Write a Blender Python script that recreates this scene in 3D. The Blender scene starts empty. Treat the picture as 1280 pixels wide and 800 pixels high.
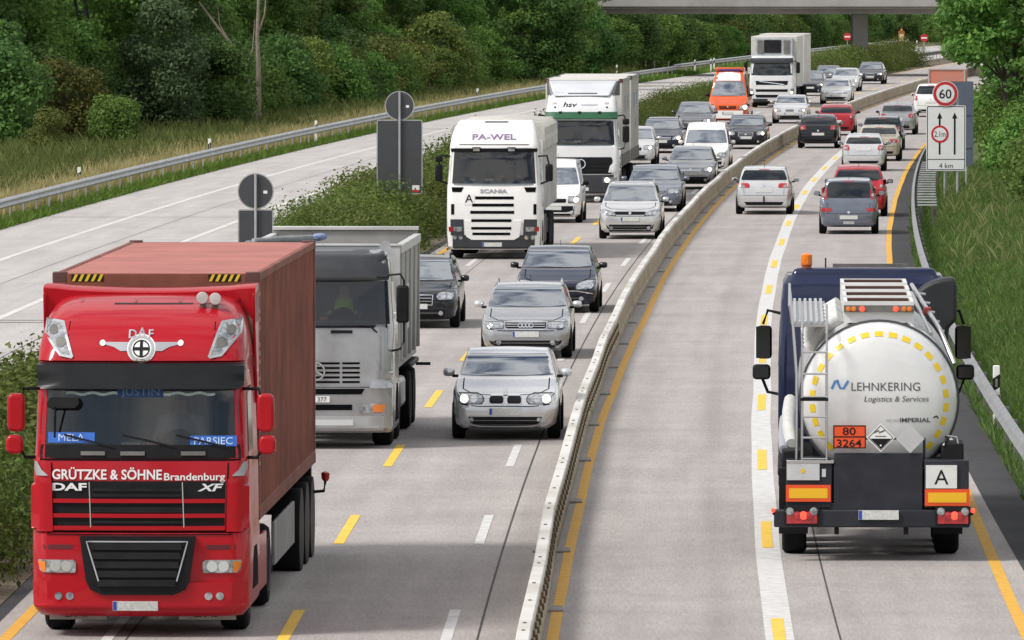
import bpy, math, random
import numpy as np
from mathutils import Vector, Matrix
from mathutils.bvhtree import BVHTree
random.seed(7); rng = np.random.default_rng(7)
SC = bpy.context.scene
COL = SC.collection
# ------------------------------------------------------------------ camera
FPX, HORIZON, CAMH = 11000.0, -40.0, 7.7
cd = bpy.data.cameras.new('camera'); cam = bpy.data.objects.new('camera', cd); COL.objects.link(cam)
cd.sensor_width = 36.0; cd.lens = 36.0*FPX/1280.0; cd.clip_start = 1.0; cd.clip_end = 6000.0
cam.location = (0, 0, CAMH)
cam.rotation_euler = (math.radians(90)-math.atan((400-HORIZON)/FPX), 0, 0)
SC.camera = cam
# ------------------------------------------------------------------ sky and sun
SUN_EL, SUN_AZ = math.radians(47), math.atan2(-0.88, -0.47)     # from the left, a little behind the camera
w = bpy.data.worlds.new('World'); SC.world = w; w.use_nodes = True
nt = w.node_tree; nt.nodes.clear()
sky = nt.nodes.new('ShaderNodeTexSky'); sky.sky_type = 'NISHITA'; sky.sun_disc = False
sky.sun_elevation = SUN_EL; sky.sun_rotation = SUN_AZ; sky.air_density = 1.0; sky.dust_density = 2.0
tc = nt.nodes.new('ShaderNodeTexCoord'); mp = nt.nodes.new('ShaderNodeMapping'); mp.inputs['Scale'].default_value = (1, 1, 2.4)
nz = nt.nodes.new('ShaderNodeTexNoise'); nz.inputs['Scale'].default_value = 4.2; nz.inputs['Detail'].default_value = 6; nz.inputs['Roughness'].default_value = .55
cr = nt.nodes.new('ShaderNodeValToRGB'); cr.color_ramp.elements[0].position = .38; cr.color_ramp.elements[1].position = .56
mx = nt.nodes.new('ShaderNodeMix'); mx.data_type = 'RGBA'
mx.inputs['B'].default_value = (11.0, 10.8, 10.6, 1)                 # bright white cloud
bg = nt.nodes.new('ShaderNodeBackground'); bg.inputs['Strength'].default_value = 0.082
wo = nt.nodes.new('ShaderNodeOutputWorld')
nt.links.new(tc.outputs['Generated'], mp.inputs['Vector']); nt.links.new(mp.outputs['Vector'], nz.inputs['Vector'])
nt.links.new(nz.outputs['Fac'], cr.inputs['Fac']); nt.links.new(cr.outputs['Color'], mx.inputs['Factor'])
nt.links.new(sky.outputs['Color'], mx.inputs['A']); nt.links.new(mx.outputs['Result'], bg.inputs['Color'])
nt.links.new(bg.outputs['Background'], wo.inputs['Surface'])
sl = bpy.data.lights.new('sun', 'SUN'); sun = bpy.data.objects.new('sun', sl); COL.objects.link(sun)
sl.energy = 2.7; sl.angle = math.radians(15); sl.color = (1.0, .965, .93)
sdir = Vector((math.sin(SUN_AZ)*math.cos(SUN_EL), math.cos(SUN_AZ)*math.cos(SUN_EL), math.sin(SUN_EL)))
sun.rotation_euler = (-sdir).to_track_quat('-Z', 'Y').to_euler(); sun.location = (-60, 80, 90)
SC.view_settings.view_transform = 'Standard'; SC.view_settings.look = 'None'
SC.view_settings.exposure = 0.25; SC.view_settings.gamma = 1.0; SC.view_settings.use_curve_mapping = False
SC.cycles.max_bounces = 6; SC.cycles.diffuse_bounces = 3; SC.cycles.glossy_bounces = 3; SC.cycles.transmission_bounces = 4; SC.cycles.transparent_max_bounces = 8
# ------------------------------------------------------------------ the road's curve (metres): X of the barrier at distance D
def c(D): return -1.04178542e-08*D**3 + 9.40436503e-05*D**2 - 2.42643492e-03*D - .377896463
def dc(D): return -3.12535626e-08*D**2 + 1.88087301e-04*D - 2.42643492e-03
def dist(py): return FPX*CAMH/(py-HORIZON)                        # ground distance of an image row
# ------------------------------------------------------------------ materials
MATS = {}
def M(name, col, rough=.5, metal=0., coat=0., spec=.5, noise=None, bump=None, emit=None, var=0.):
    """procedural principled material; noise=(scale, amount[, second colour]) mottles the colour"""
    if name in MATS: return MATS[name]
    m = bpy.data.materials.new(name); m.use_nodes = True
    t = m.node_tree; b = t.nodes['Principled BSDF']
    b.inputs['Base Color'].default_value = (*col, 1); b.inputs['Roughness'].default_value = rough
    b.inputs['Metallic'].default_value = metal; b.inputs['Coat Weight'].default_value = coat; b.inputs['Coat Roughness'].default_value = .04
    b.inputs['Specular IOR Level'].default_value = spec
    if noise:
        tx = t.nodes.new('ShaderNodeTexCoord'); n = t.nodes.new('ShaderNodeTexNoise')
        n.inputs['Scale'].default_value = noise[0]; n.inputs['Detail'].default_value = 5; n.inputs['Roughness'].default_value = .62
        r = t.nodes.new('ShaderNodeValToRGB'); r.color_ramp.elements[0].position = .3; r.color_ramp.elements[1].position = .72
        a = noise[1]
        r.color_ramp.elements[0].color = (*(noise[2] if len(noise) > 2 else [v*(1-a) for v in col]), 1)
        r.color_ramp.elements[1].color = (*[min(1, v*(1+a)) for v in col], 1)
        t.links.new(tx.outputs['Object'], n.inputs['Vector']); t.links.new(n.outputs['Fac'], r.inputs['Fac'])
        t.links.new(r.outputs['Color'], b.inputs['Base Color'])
        if bump:
            n2 = t.nodes.new('ShaderNodeTexNoise'); n2.inputs['Scale'].default_value = bump[0]; n2.inputs['Detail'].default_value = 3
            bp = t.nodes.new('ShaderNodeBump'); bp.inputs['Strength'].default_value = bump[1]; bp.inputs['Distance'].default_value = .02
            t.links.new(tx.outputs['Object'], n2.inputs['Vector']); t.links.new(n2.outputs['Fac'], bp.inputs['Height'])
            t.links.new(bp.outputs['Normal'], b.inputs['Normal'])
    if emit:
        b.inputs['Emission Color'].default_value = (*col, 1); b.inputs['Emission Strength'].default_value = emit
    MATS[name] = m; return m
def paint(name, col, metal=.0, dirt=.10, coat=.8): 
    return M('paint_'+name, col, rough=.25 if metal else .4, metal=metal, coat=coat, spec=.15, noise=(2.2, dirt))
GLASS = M('window_glass', (.012, .016, .022), rough=.03, spec=1.0, coat=1.0); GLASS.node_tree.nodes['Principled BSDF'].inputs['IOR'].default_value = 2.5; GLASS.node_tree.nodes['Principled BSDF'].inputs['Coat IOR'].default_value = 1.8; GLASS.node_tree.nodes['Principled BSDF'].inputs['Specular Tint'].default_value = (.82, .90, 1, 1)
GLASST = M('truck_window_glass', (.010, .014, .018), rough=.04, spec=.7)
GLASSD = M('side_glass', (.008, .010, .012), rough=.05, spec=.6)
RUBBER = M('tyre_rubber', (.011, .011, .012), rough=.9, spec=.15, noise=(6, .4))
RIM = M('alloy_rim', (.42, .43, .45), rough=.35, metal=.8)
BLACK = M('black_plastic', (.009, .009, .011), rough=.55, spec=.2, noise=(3, .3))
DARK = M('dark_recess', (.004, .004, .005), rough=.9, spec=.1)
CHROME = M('chrome_trim', (.75, .76, .78), rough=.15, metal=1)
LENS = M('headlamp_lens', (.34, .36, .38), rough=.06, metal=.35, spec=.8, coat=1, noise=(11, .75))
LENSLIT = M('lit_lamp', (1.0, .86, .62), rough=.2, emit=2.6)
AMBER = M('amber_lens', (.75, .20, .02), rough=.2, coat=1)
TAIL = M('tail_lamp_red', (.42, .012, .018), rough=.15, coat=1, noise=(16, .4))
TAILLIT = M('lit_tail_lamp', (1.0, .06, .03), rough=.3, emit=1.6)
PLATE = M('number_plate', (.62, .63, .60), rough=.45, noise=(30, .22))
PLATEBLUE = M('plate_blue_band', (.02, .07, .42), rough=.4)
WHITE = M('white_print', (.82, .82, .80), rough=.5)
INK = M('black_print', (.012, .012, .014), rough=.6, spec=.2)
STEEL = M('galvanised_steel', (.44, .45, .46), rough=.48, metal=.55, noise=(1.7, .22))
STEELDK = M('weathered_steel', (.16, .155, .145), rough=.6, metal=.3, noise=(3, .3))
ALU = M('ribbed_aluminium', (.55, .56, .57), rough=.42, metal=.6, noise=(2.5, .14))
CHASSIS = M('chassis_black', (.014, .014, .016), rough=.65, spec=.2, noise=(2.5, .4))
# ------------------------------------------------------------------ objects
def tag(o, label=None, cat=None, group=None, kind=None):
    if label: o['label'] = label
    if cat: o['category'] = cat
    if group: o['group'] = group
    if kind: o['kind'] = kind
    return o
def empty(name, loc, rz=0.):
    o = bpy.data.objects.new(name, None); COL.objects.link(o); o.location = loc; o.rotation_euler = (0, 0, rz)
    o.empty_display_size = .3; return o
def link(name, me, parent=None):
    o = bpy.data.objects.new(name, me); COL.objects.link(o); o.parent = parent; return o
def copy_tree(o, parent=None):
    k = o.copy(); COL.objects.link(k); k.parent = parent
    for ch in o.children: copy_tree(ch, k)
    return k
class MB:
    """collects geometry for ONE mesh object"""
    def __init__(s): s.v = []; s.f = []
    def add(s, v, f):
        n = len(s.v); s.v += [tuple(p) for p in v]; s.f += [tuple(i+n for i in q) for q in f]; return s
    def box(s, x0, x1, y0, y1, z0, z1):
        return s.add([(x0,y0,z0),(x1,y0,z0),(x1,y1,z0),(x0,y1,z0),(x0,y0,z1),(x1,y0,z1),(x1,y1,z1),(x0,y1,z1)],
                     [(0,3,2,1),(4,5,6,7),(0,1,5,4),(1,2,6,5),(2,3,7,6),(3,0,4,7)])
    def tube(s, pts, r, n=8, cap=True):
        pts = [Vector(p) for p in pts]; rs = r if isinstance(r, (list, tuple)) else [r]*len(pts)
        vs, fs = [], []
        for i, p in enumerate(pts):
            d = (pts[min(i+1, len(pts)-1)]-pts[max(i-1, 0)]).normalized()
            a = d.cross(Vector((0,0,1)) if abs(d.z) < .9 else Vector((1,0,0))).normalized(); b = d.cross(a)
            for k in range(n):
                t = 2*math.pi*k/n; vs.append(p+(a*math.cos(t)+b*math.sin(t))*rs[i])
        for i in range(len(pts)-1):
            for k in range(n): fs.append((i*n+k, i*n+(k+1)%n, (i+1)*n+(k+1)%n, (i+1)*n+k))
        if cap: fs.append(tuple(range(n-1,-1,-1))); fs.append(tuple((len(pts)-1)*n+k for k in range(n)))
        return s.add(vs, fs)
    def lathe(s, prof, n=20, center=(0,0,0), axis='y'):
        """prof: list of (axial, radius)"""
        vs, fs = [], []
        for (u, r) in prof:
            for k in range(n):
                t = 2*math.pi*k/n; a, b = r*math.cos(t), r*math.sin(t)
                p = {'y': (a, u, b), 'x': (u, a, b), 'z': (a, b, u)}[axis]
                vs.append((p[0]+center[0], p[1]+center[1], p[2]+center[2]))
        m = len(prof)
        for i in range(m-1):
            for k in range(n): fs.append((i*n+k, i*n+(k+1)%n, (i+1)*n+(k+1)%n, (i+1)*n+k))
        if prof[0][1] > 1e-4: fs.append(tuple(range(n-1,-1,-1)))
        if prof[-1][1] > 1e-4: fs.append(tuple((m-1)*n+k for k in range(n)))
        return s.add(vs, fs)
    def prism(s, poly, a0, a1, axis='x'):
        """poly of 2-D points extruded along an axis from a0 to a1"""
        n = len(poly); vs = []
        for a in (a0, a1):
            for (u, w_) in poly: vs.append({'x': (a, u, w_), 'y': (u, a, w_), 'z': (u, w_, a)}[axis])
        fs = [tuple(range(n-1,-1,-1)), tuple(range(n, 2*n))]+[(i, (i+1)%n, n+(i+1)%n, n+i) for i in range(n)]
        return s.add(vs, fs)
    def loft(s, rings, closed=True, cap=True):
        n = len(rings[0]); vs = [p for r in rings for p in r]; fs = []
        for i in range(len(rings)-1):
            for k in range(n if closed else n-1): fs.append((i*n+k, i*n+(k+1)%n, (i+1)*n+(k+1)%n, (i+1)*n+k))
        if cap: fs.append(tuple(range(n-1,-1,-1))); fs.append(tuple((len(rings)-1)*n+k for k in range(n)))
        return s.add(vs, fs)
    def mesh(s, name, mat, smooth=None, fix=True):
        me = bpy.data.meshes.new(name); me.from_pydata(s.v, [], s.f); me.materials.append(mat)
        if fix:
            import bmesh
            b = bmesh.new(); b.from_mesh(me); bmesh.ops.recalc_face_normals(b, faces=b.faces); b.to_mesh(me); b.free()
        if smooth is not None:
            me.shade_smooth(); me.set_sharp_from_angle(angle=math.radians(smooth))
        me.update(); return me
    def build(s, name, mat, parent=None, smooth=None, bevel=0., seg=2):
        o = link(name, s.mesh(name, mat, smooth), parent)
        if bevel:
            m = o.modifiers.new('bevel', 'BEVEL'); m.width = bevel; m.segments = seg; m.limit_method = 'ANGLE'; m.angle_limit = math.radians(35)
            if smooth is None: o.data.shade_smooth(); o.data.set_sharp_from_angle(angle=math.radians(40))
        return o
def box(name, mat, parent, x0, x1, y0, y1, z0, z1, bevel=0.):
    return MB().box(x0, x1, y0, y1, z0, z1).build(name, mat, parent, bevel=bevel)
def rod(name, mat, parent, pts, r, n=8): return MB().tube(pts, r, n).build(name, mat, parent, smooth=50)
def text2d(txt, width=None, height=None, shear=0., bold=0.):
    """flat lettering: 2-D vertices and faces, baseline at 0, centred on x"""
    cu = bpy.data.curves.new('t', 'FONT'); cu.body = txt; cu.size = 1; cu.align_x = 'LEFT'; cu.resolution_u = 3; cu.shear = shear; cu.offset = bold
    o = bpy.data.objects.new('t', cu); COL.objects.link(o)
    me = bpy.data.meshes.new_from_object(o)
    v = np.array([p.co[:2] for p in me.vertices], dtype=float); f = [tuple(p.vertices) for p in me.polygons]
    bpy.data.objects.remove(o); bpy.data.curves.remove(cu); bpy.data.meshes.remove(me)
    cap = .73
    v[:,0] -= (v[:,0].min()+v[:,0].max())/2
    wd = v[:,0].max()-v[:,0].min(); sx = sy = 1.
    if height: sy = sx = height/cap
    if width:
        sx = width/wd
        if not height: sy = sx
    v[:,0] *= sx; v[:,1] *= sy
    return v, f
class Body:
    """a shell with a lookup, so that lamps, panes, grilles and lettering sit on its surface"""
    def __init__(s, mb): s.bvh = BVHTree.FromPolygons([Vector(p) for p in mb.v], mb.f, epsilon=0.)
    DIR = {'front': (Vector((0,1,0)), lambda a,b: Vector((a,-20,b))), 'rear': (Vector((0,-1,0)), lambda a,b: Vector((a,40,b))),
           'right': (Vector((-1,0,0)), lambda a,b: Vector((20,a,b))), 'left': (Vector((1,0,0)), lambda a,b: Vector((-20,a,b))),
           'top': (Vector((0,0,-1)), lambda a,b: Vector((a,b,20)))}
    def hit(s, side, a, b):
        d, f = s.DIR[side]; o = f(a, b); h = s.bvh.ray_cast(o, d)[0]
        if h is None:
            best = None
            for k in range(1, 14):                       # walk inwards until the shell is met
                t = 1-k*.03
                q = f(a*t, b) if side in ('front', 'rear', 'top') else f(a, b-.03*k)
                h = s.bvh.ray_cast(q, d)[0]
                if h is not None: break
            if h is None: return None
            h = Vector(o) + d*((h-o).dot(d))
        return h
    def patch(s, side, rows, name, mat, parent, eps=.006, cols=8, sub=3, skirt=.03, smooth=40, bulge=0.):
        """rows: [(b, a0, a1)...] bottom to top in the side's own plane; ruled between a0 and a1"""
        d = s.DIR[side][0]; R = []
        for i in range(len(rows)-1):
            for k in range(sub):
                t = k/sub; R.append([rows[i][j]*(1-t)+rows[i+1][j]*t for j in range(3)])
        R.append(list(rows[-1])); g = []; last = None
        for (b, a0, a1) in R:
            line = []
            for k in range(cols+1):
                h = s.hit(side, a0+(a1-a0)*k/cols, b)
                if h is None: h = last if last is not None else s.DIR[side][1](a0, b)+d*20
                last = h; line.append(h-d*(eps+bulge*max(0., 1-(2*k/cols-1)**2)*math.sin(math.pi*(.12+.76*len(g)/max(1, len(R)-1)))))
            g.append(line)
        mb = MB(); n, m = len(g), cols+1
        vs = [p for l in g for p in l]; fs = [(i*m+k, i*m+k+1, (i+1)*m+k+1, (i+1)*m+k) for i in range(n-1) for k in range(m-1)]
        ring = [k for k in range(m)]+[i*m+m-1 for i in range(1, n)]+[(n-1)*m+k for k in range(m-2,-1,-1)]+[i*m for i in range(n-2, 0, -1)]
        base = len(vs); vs += [vs[i]+d*(eps+skirt) for i in ring]
        fs += [(ring[i], ring[(i+1)%len(ring)], base+(i+1)%len(ring), base+i) for i in range(len(ring))]
        return mb.add(vs, fs).build(name, mat, parent, smooth=smooth)
    def mirror(s, side, rows, name, mat, parent, **k):
        a = s.patch(side, rows, name, mat, parent, **k)
        b = s.patch(side, [(z, -x1, -x0) for (z, x0, x1) in rows], name, mat, parent, **k)
        return a, b
    def disc(s, side, a, b, r, name, mat, parent, eps=.006, n=8, ry=None, **k):
        ry = ry or r; rows = []
        for i in range(n+1):
            t = -math.pi/2+math.pi*i/n; x = max(.04*r, r*math.cos(t)); rows.append((b+ry*math.sin(t), a-x, a+x))
        return s.patch(side, rows, name, mat, parent, eps=eps, cols=6, sub=1, **k)
    def text(s, side, txt, a, b, name, mat, parent, width=None, height=None, eps=.012, shear=0., bold=0., flip=1):
        v, f = text2d(txt, width, height, shear, bold); d = s.DIR[side][0]; vs = []
        for (x, y) in v:
            h = s.hit(side, a+x*flip, b+y); vs.append((h if h else s.DIR[side][1](a+x, b+y)+d*20)-d*eps)
        return MB().add(vs, f).build(name, mat, parent)
    def flat(s, side, v, f, a, b, name, mat, parent, eps=.012):
        d = s.DIR[side][0]; vs = []
        for (x, y) in v: vs.append(s.hit(side, a+x, b+y)-d*eps)
        return MB().add(vs, f).build(name, mat, parent)
    def strip(s, side, pts, wd, name, mat, parent, eps=.004, close=False):
        """a thin ribbon (shut line, trim, tape) along a polyline in the side's plane"""
        d = s.DIR[side][0]; vs, fs = [], []; P = [Vector(p) for p in pts]
        if close: P.append(P[0])
        Q = []
        for i in range(len(P)-1):
            n = max(1, int((P[i+1]-P[i]).length/.08))
            for k in range(n): Q.append(P[i].lerp(P[i+1], k/n))
        Q.append(P[-1])
        for i, p in enumerate(Q):
            t = (Q[min(i+1, len(Q)-1)]-Q[max(i-1, 0)]).normalized(); nn = Vector((-t.y, t.x))*wd/2
            for q in (p-nn, p+nn):
                h = s.hit(side, q.x, q.y); vs.append((h if h is not None else Vector((q.x, 0, q.y)))-d*eps)
        for i in range(len(Q)-1): fs.append((2*i, 2*i+1, 2*i+3, 2*i+2))
        return MB().add(vs, fs).build(name, mat, parent)
def wheel(parent, x, y, r, wd, rim=RIM, dual=False, name='wheel'):
    sg = 1 if x > 0 else -1; hw = wd/2
    prof = [(-hw, r*.62), (-hw, r*.90), (-hw*.80, r*.985), (-hw*.5, r), (hw*.5, r), (hw*.80, r*.985), (hw, r*.90), (hw, r*.62)]
    o = MB().lathe(prof, 24, (x, y, r), 'x').build(name, RUBBER, parent, smooth=35)
    a = hw*sg
    rp = [(a*.2, .0), (a*.35, r*.16), (a*.72, r*.22), (a*.55, r*.5), (a*.9, r*.60), (a*1.01, r*.64), (a*.9, r*.64)]
    MB().lathe(rp, 20, (x, y, r), 'x').build('rim', rim, o, smooth=40)
    return o
# ================================================================== the setting
def ribbon(name, o0, o1, D0, D1, mat, z=0., step=4., parent=None, zf=None):
    """a sheet along the road between two offsets from its reference curve; UV = (offset, distance)"""
    n = max(1, int(math.ceil((D1-D0)/step))); vs, uv = [], []
    f0 = o0 if callable(o0) else (lambda D: o0); f1 = o1 if callable(o1) else (lambda D: o1)
    for i in range(n+1):
        D = D0+(D1-D0)*i/n
        for o in (f0(D), f1(D)): vs.append((c(D)+o, D, z)); uv.append((o, D))
    fs = [(2*i, 2*i+1, 2*i+3, 2*i+2) for i in range(n)]
    me = bpy.data.meshes.new(name); me.from_pydata(vs, [], fs); me.materials.append(mat)
    ul = me.uv_layers.new(name='road')
    for p in me.polygons:
        for li in p.loop_indices: ul.data[li].uv = uv[me.loops[li].vertex_index]
    return link(name, me, parent)
def road_material(name, base, tracks=(), joints=5.0, patchy=.09):
    m = bpy.data.materials.new(name); m.use_nodes = True; t = m.node_tree; L = t.links; b = t.nodes['Principled BSDF']
    b.inputs['Roughness'].default_value = .85; b.inputs['Specular IOR Level'].default_value = .25
    uv = t.nodes.new('ShaderNodeUVMap'); uv.uv_map = 'road'; tx = t.nodes.new('ShaderNodeTexCoord')
    def N(kind, **k):
        n = t.nodes.new(kind)
        for a, v in k.items(): setattr(n, a, v)
        return n
    def noise(scale, detail, vec, rough=.6):
        n = N('ShaderNodeTexNoise'); n.inputs['Scale'].default_value = scale; n.inputs['Detail'].default_value = detail; n.inputs['Roughness'].default_value = rough
        L.new(vec, n.inputs['Vector']); return n.outputs['Fac']
    def mapr(x, a0, a1, b0, b1):
        n = N('ShaderNodeMapRange'); L.new(x, n.inputs['Value'])
        for i, v in zip(('From Min', 'From Max', 'To Min', 'To Max'), (a0, a1, b0, b1)): n.inputs[i].default_value = v
        return n.outputs['Result']
    def mul(x, y):
        n = N('ShaderNodeMath', operation='MULTIPLY')
        for i, q in enumerate((x, y)):
            if isinstance(q, float): n.inputs[i].default_value = q
            else: L.new(q, n.inputs[i])
        return n.outputs[0]
    stretch = N('ShaderNodeMapping'); stretch.inputs['Scale'].default_value = (1.0, .06, 1); L.new(uv.outputs['UV'], stretch.inputs['Vector'])
    k = mapr(noise(14, 4, tx.outputs['Object'], .8), .3, .7, 1-.13, 1+.13)             # exposed aggregate
    k = mul(k, mapr(noise(70, 2, tx.outputs['Object'], .8), .3, .7, 1-.24, 1+.24))
    gm = N('ShaderNodeMapping'); gm.inputs['Scale'].default_value = (34, 1.6, 1); L.new(uv.outputs['UV'], gm.inputs['Vector'])
    k = mul(k, mapr(noise(1., 3, gm.outputs['Vector'], .75), .3, .7, .86, 1.14))
    k = mul(k, mapr(noise(.35, 4, tx.outputs['Object']), .3, .7, 1-patchy, 1+patchy))  # slabs cast and worn unevenly
    k = mul(k, mapr(noise(1.6, 5, stretch.outputs['Vector']), .3, .7, .86, 1.09))       # streaks along the traffic
    sp = N('ShaderNodeSeparateXYZ'); L.new(uv.outputs['UV'], sp.inputs[0])
    for (o, hw, dark) in tracks:                                                        # wheel polish and oil lines
        a = N('ShaderNodeMath', operation='SUBTRACT'); L.new(sp.outputs['X'], a.inputs[0]); a.inputs[1].default_value = o
        ab = N('ShaderNodeMath', operation='ABSOLUTE'); L.new(a.outputs[0], ab.inputs[0])
        k = mul(k, mapr(ab.outputs[0], 0, hw, dark, 1.0))
    if joints:
        md = N('ShaderNodeMath', operation='PINGPONG'); L.new(sp.outputs['Y'], md.inputs[0]); md.inputs[1].default_value = joints/2
        k = mul(k, mapr(md.outputs[0], 0., .045, .90, 1.0))                             # transverse contraction joints
        fl = N('ShaderNodeMath', operation='DIVIDE'); L.new(sp.outputs['Y'], fl.inputs[0]); fl.inputs[1].default_value = joints
        f2 = N('ShaderNodeMath', operation='FLOOR'); L.new(fl.outputs[0], f2.inputs[0])
        wn = N('ShaderNodeTexWhiteNoise', noise_dimensions='1D'); L.new(f2.outputs[0], wn.inputs['W'])
        k = mul(k, mapr(wn.outputs['Value'], 0, 1, .98, 1.02))
    mx_ = N('ShaderNodeVectorMath', operation='SCALE'); mx_.inputs[0].default_value = base; L.new(k, mx_.inputs['Scale'])
    L.new(mx_.outputs[0], b.inputs['Base Color'])
    bp = N('ShaderNodeBump'); bp.inputs['Strength'].default_value = .25; bp.inputs['Distance'].default_value = .01
    L.new(noise(45, 3, tx.outputs['Object'], .8), bp.inputs['Height']); L.new(bp.outputs['Normal'], b.inputs['Normal'])
    return m
def marking(name, col, wear=.5):
    return M(name, col, rough=.7, noise=(5, .10, [v*(.80 if col[2] < .2 else .66)+.10*w__*(col[2] > .2) for v, w__ in zip(col, (.42, .40, .37))]), bump=(60, .15))
CONC = road_material('concrete_road', (.380, .350, .334), tracks=((2.05, .22, .92), (-.35, .5, .93), (-3.7, .35, .93), (-5.3, .35, .93), (.75, .35, .95), (2.2, .35, .95), (3.7, .35, .94), (5.3, .35, .94)))
CONCL = road_material('concrete_left_carriageway', (.455, .432, .415), tracks=((-15.7, .5, .95),), patchy=.07)
ASPH = road_material('asphalt_shoulder', (.050, .049, .052), joints=0, patchy=.2)
YEL = marking('yellow_marking', (.72, .385, .035)); YELD = marking('yellow_dash_marking', (.84, .55, .06)); WHT = marking('white_marking', (.66, .655, .64))
WHTOLD = M('worn_white_marking', (.66, .64, .61), rough=.8, noise=(3, .2, (.47, .445, .42)))
SEAL = M('joint_sealant', (.055, .05, .047), rough=.8, noise=(2, .5)); SOIL = M('dry_soil', (.13, .095, .07), rough=.95, noise=(1.5, .4, (.07, .06, .035)), bump=(8, .6))
GRND = M('grass_ground', (.105, .115, .04), rough=.95, noise=(.35, .35, (.15, .13, .06)), bump=(3, .5))
BANK = M('bank_ground', (.06, .11, .028), rough=.95, noise=(.6, .35, (.075, .09, .03)), bump=(4, .6))
g = MB().add([(-1500, -150, -.03), (1500, -150, -.03), (1500, 2600, -.03), (-1500, 2600, -.03)], [(0,1,2,3)]).build('ground', GRND); tag(g, kind='structure')
DN, DF = 70., 1000.
road = tag(ribbon('carriageway', -6.40, 6.02, DN, DF, CONC, 0.), kind='structure')
lroad = tag(ribbon('opposite_carriageway', -20.2, -9.9, DN, DF, CONCL, 0.), kind='structure')
tag(ribbon('median_strip', -9.9, -6.6, DN, DF, SOIL, .004), kind='structure')
tag(ribbon('left_gutter', -6.62, -6.38, DN, DF, ASPH, -.004), kind='structure')
tag(ribbon('hard_shoulder', 6.0, 6.72, DN, DF, ASPH, -.006), kind='structure')
# rising grass bank on the right
vs = []; nD = 90
for i in range(nD+1):
    D = DN+(DF-DN)*i/nD
    for (o, z) in ((6.55, -.025), (7.4, .06), (9, .35), (12, 1.0), (20, 2.0), (40, 2.6)): vs.append((c(D)+o, D, z+.05*math.sin(D*.35+o)*(o > 8)))
fs = [(6*i+k, 6*i+k+1, 6*i+k+7, 6*i+k+6) for i in range(nD) for k in range(5)]
tag(MB().add(vs, fs).build('grass_bank', BANK, smooth=60), kind='structure')
def wig(o, a, seed):                                                   # hand-laid tape wanders a little
    r = random.Random(seed); p = [r.uniform(0, 6) for _ in range(3)]
    return lambda D: o+a*(math.sin(D*.16+p[0])+.6*math.sin(D*.37+p[1])+.4*math.sin(D*.06+p[2]))
def offs_l(D): return np.interp(D, [95, 150, 190, 250, 300, 900], [.15, .20, .33, .29, .25, .25])
def offs_w(D): return np.interp(D, [95, 130, 160, 250, 320, 900], [2.74, 2.84, 2.96, 2.96, 2.86, 2.88])
def offs_r(D): return np.interp(D, [95, 115, 130, 230, 300, 900], [5.58, 5.70, 5.83, 5.96, 6.06, 6.06])
for nm, fo, hw, mat, z, sd in (('yellow_edge_line', offs_l, .07, YEL, .004, 1), ('wide_white_line', offs_w, .165, WHT, .004, 2), ('yellow_edge_line', offs_r, .075, YEL, .004, 3)):
    wg = wig(0, .007, sd); ribbon(nm, lambda D: fo(D)+wg(D)-hw, lambda D: fo(D)+wg(D)+hw, 80, 760, mat, z, 1.5, road)
    if nm == 'wide_white_line':
        for k in range(36):
            D = 101.2-18.25+18.25*k; ribbon('yellow_dash', lambda d: fo(d)+wg(d)-.075, lambda d: fo(d)+wg(d)+.07, D-2.8, D+2.8, YELD, .008, 1., road)
ribbon('yellow_edge_line', -6.22, -6.07, 80, 760, YEL, .004, 2, road)
for k in range(36):
    D = 102.3-18.3+18.3*k
    for nm, o, hw, mat, ln in (('white_lane_dash', -1.08+.001*min(D-100, 130), .065, WHT, 3.1), ('yellow_lane_dash', -2.95+.0005*min(D-100, 150), .07, YELD, 3.1), ('white_lane_dash', -4.97, .065, WHT, 3.0)):
        ribbon(nm, o-hw, o+hw, D-ln, D+ln, mat, .005, 3., road)
for o, w_, d_ in ((-.72, .028, 700), (3.45, .022, 150), (-4.75, .02, 700)): ribbon('joint_line', o-w_/2, o+w_/2, 80, d_, SEAL, .0025, 3., road)
for (o, hw, solid) in ((-13.88, .09, 1), (-17.5, .09, 1), (-10.35, .09, 1)): ribbon('worn_white_line', o-hw, o+hw, 80, 900, WHTOLD, .004, 4., lroad)
for o in (-12.1, -15.8): ribbon('joint_line', o-.012, o+.012, 80, 700, SEAL, .0025, 3., lroad)
for D in (191., 192.2, 272.): ribbon('repair_joint', -20.1, -10, D, D+.25, SEAL, .0026, .25, lroad)
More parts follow.
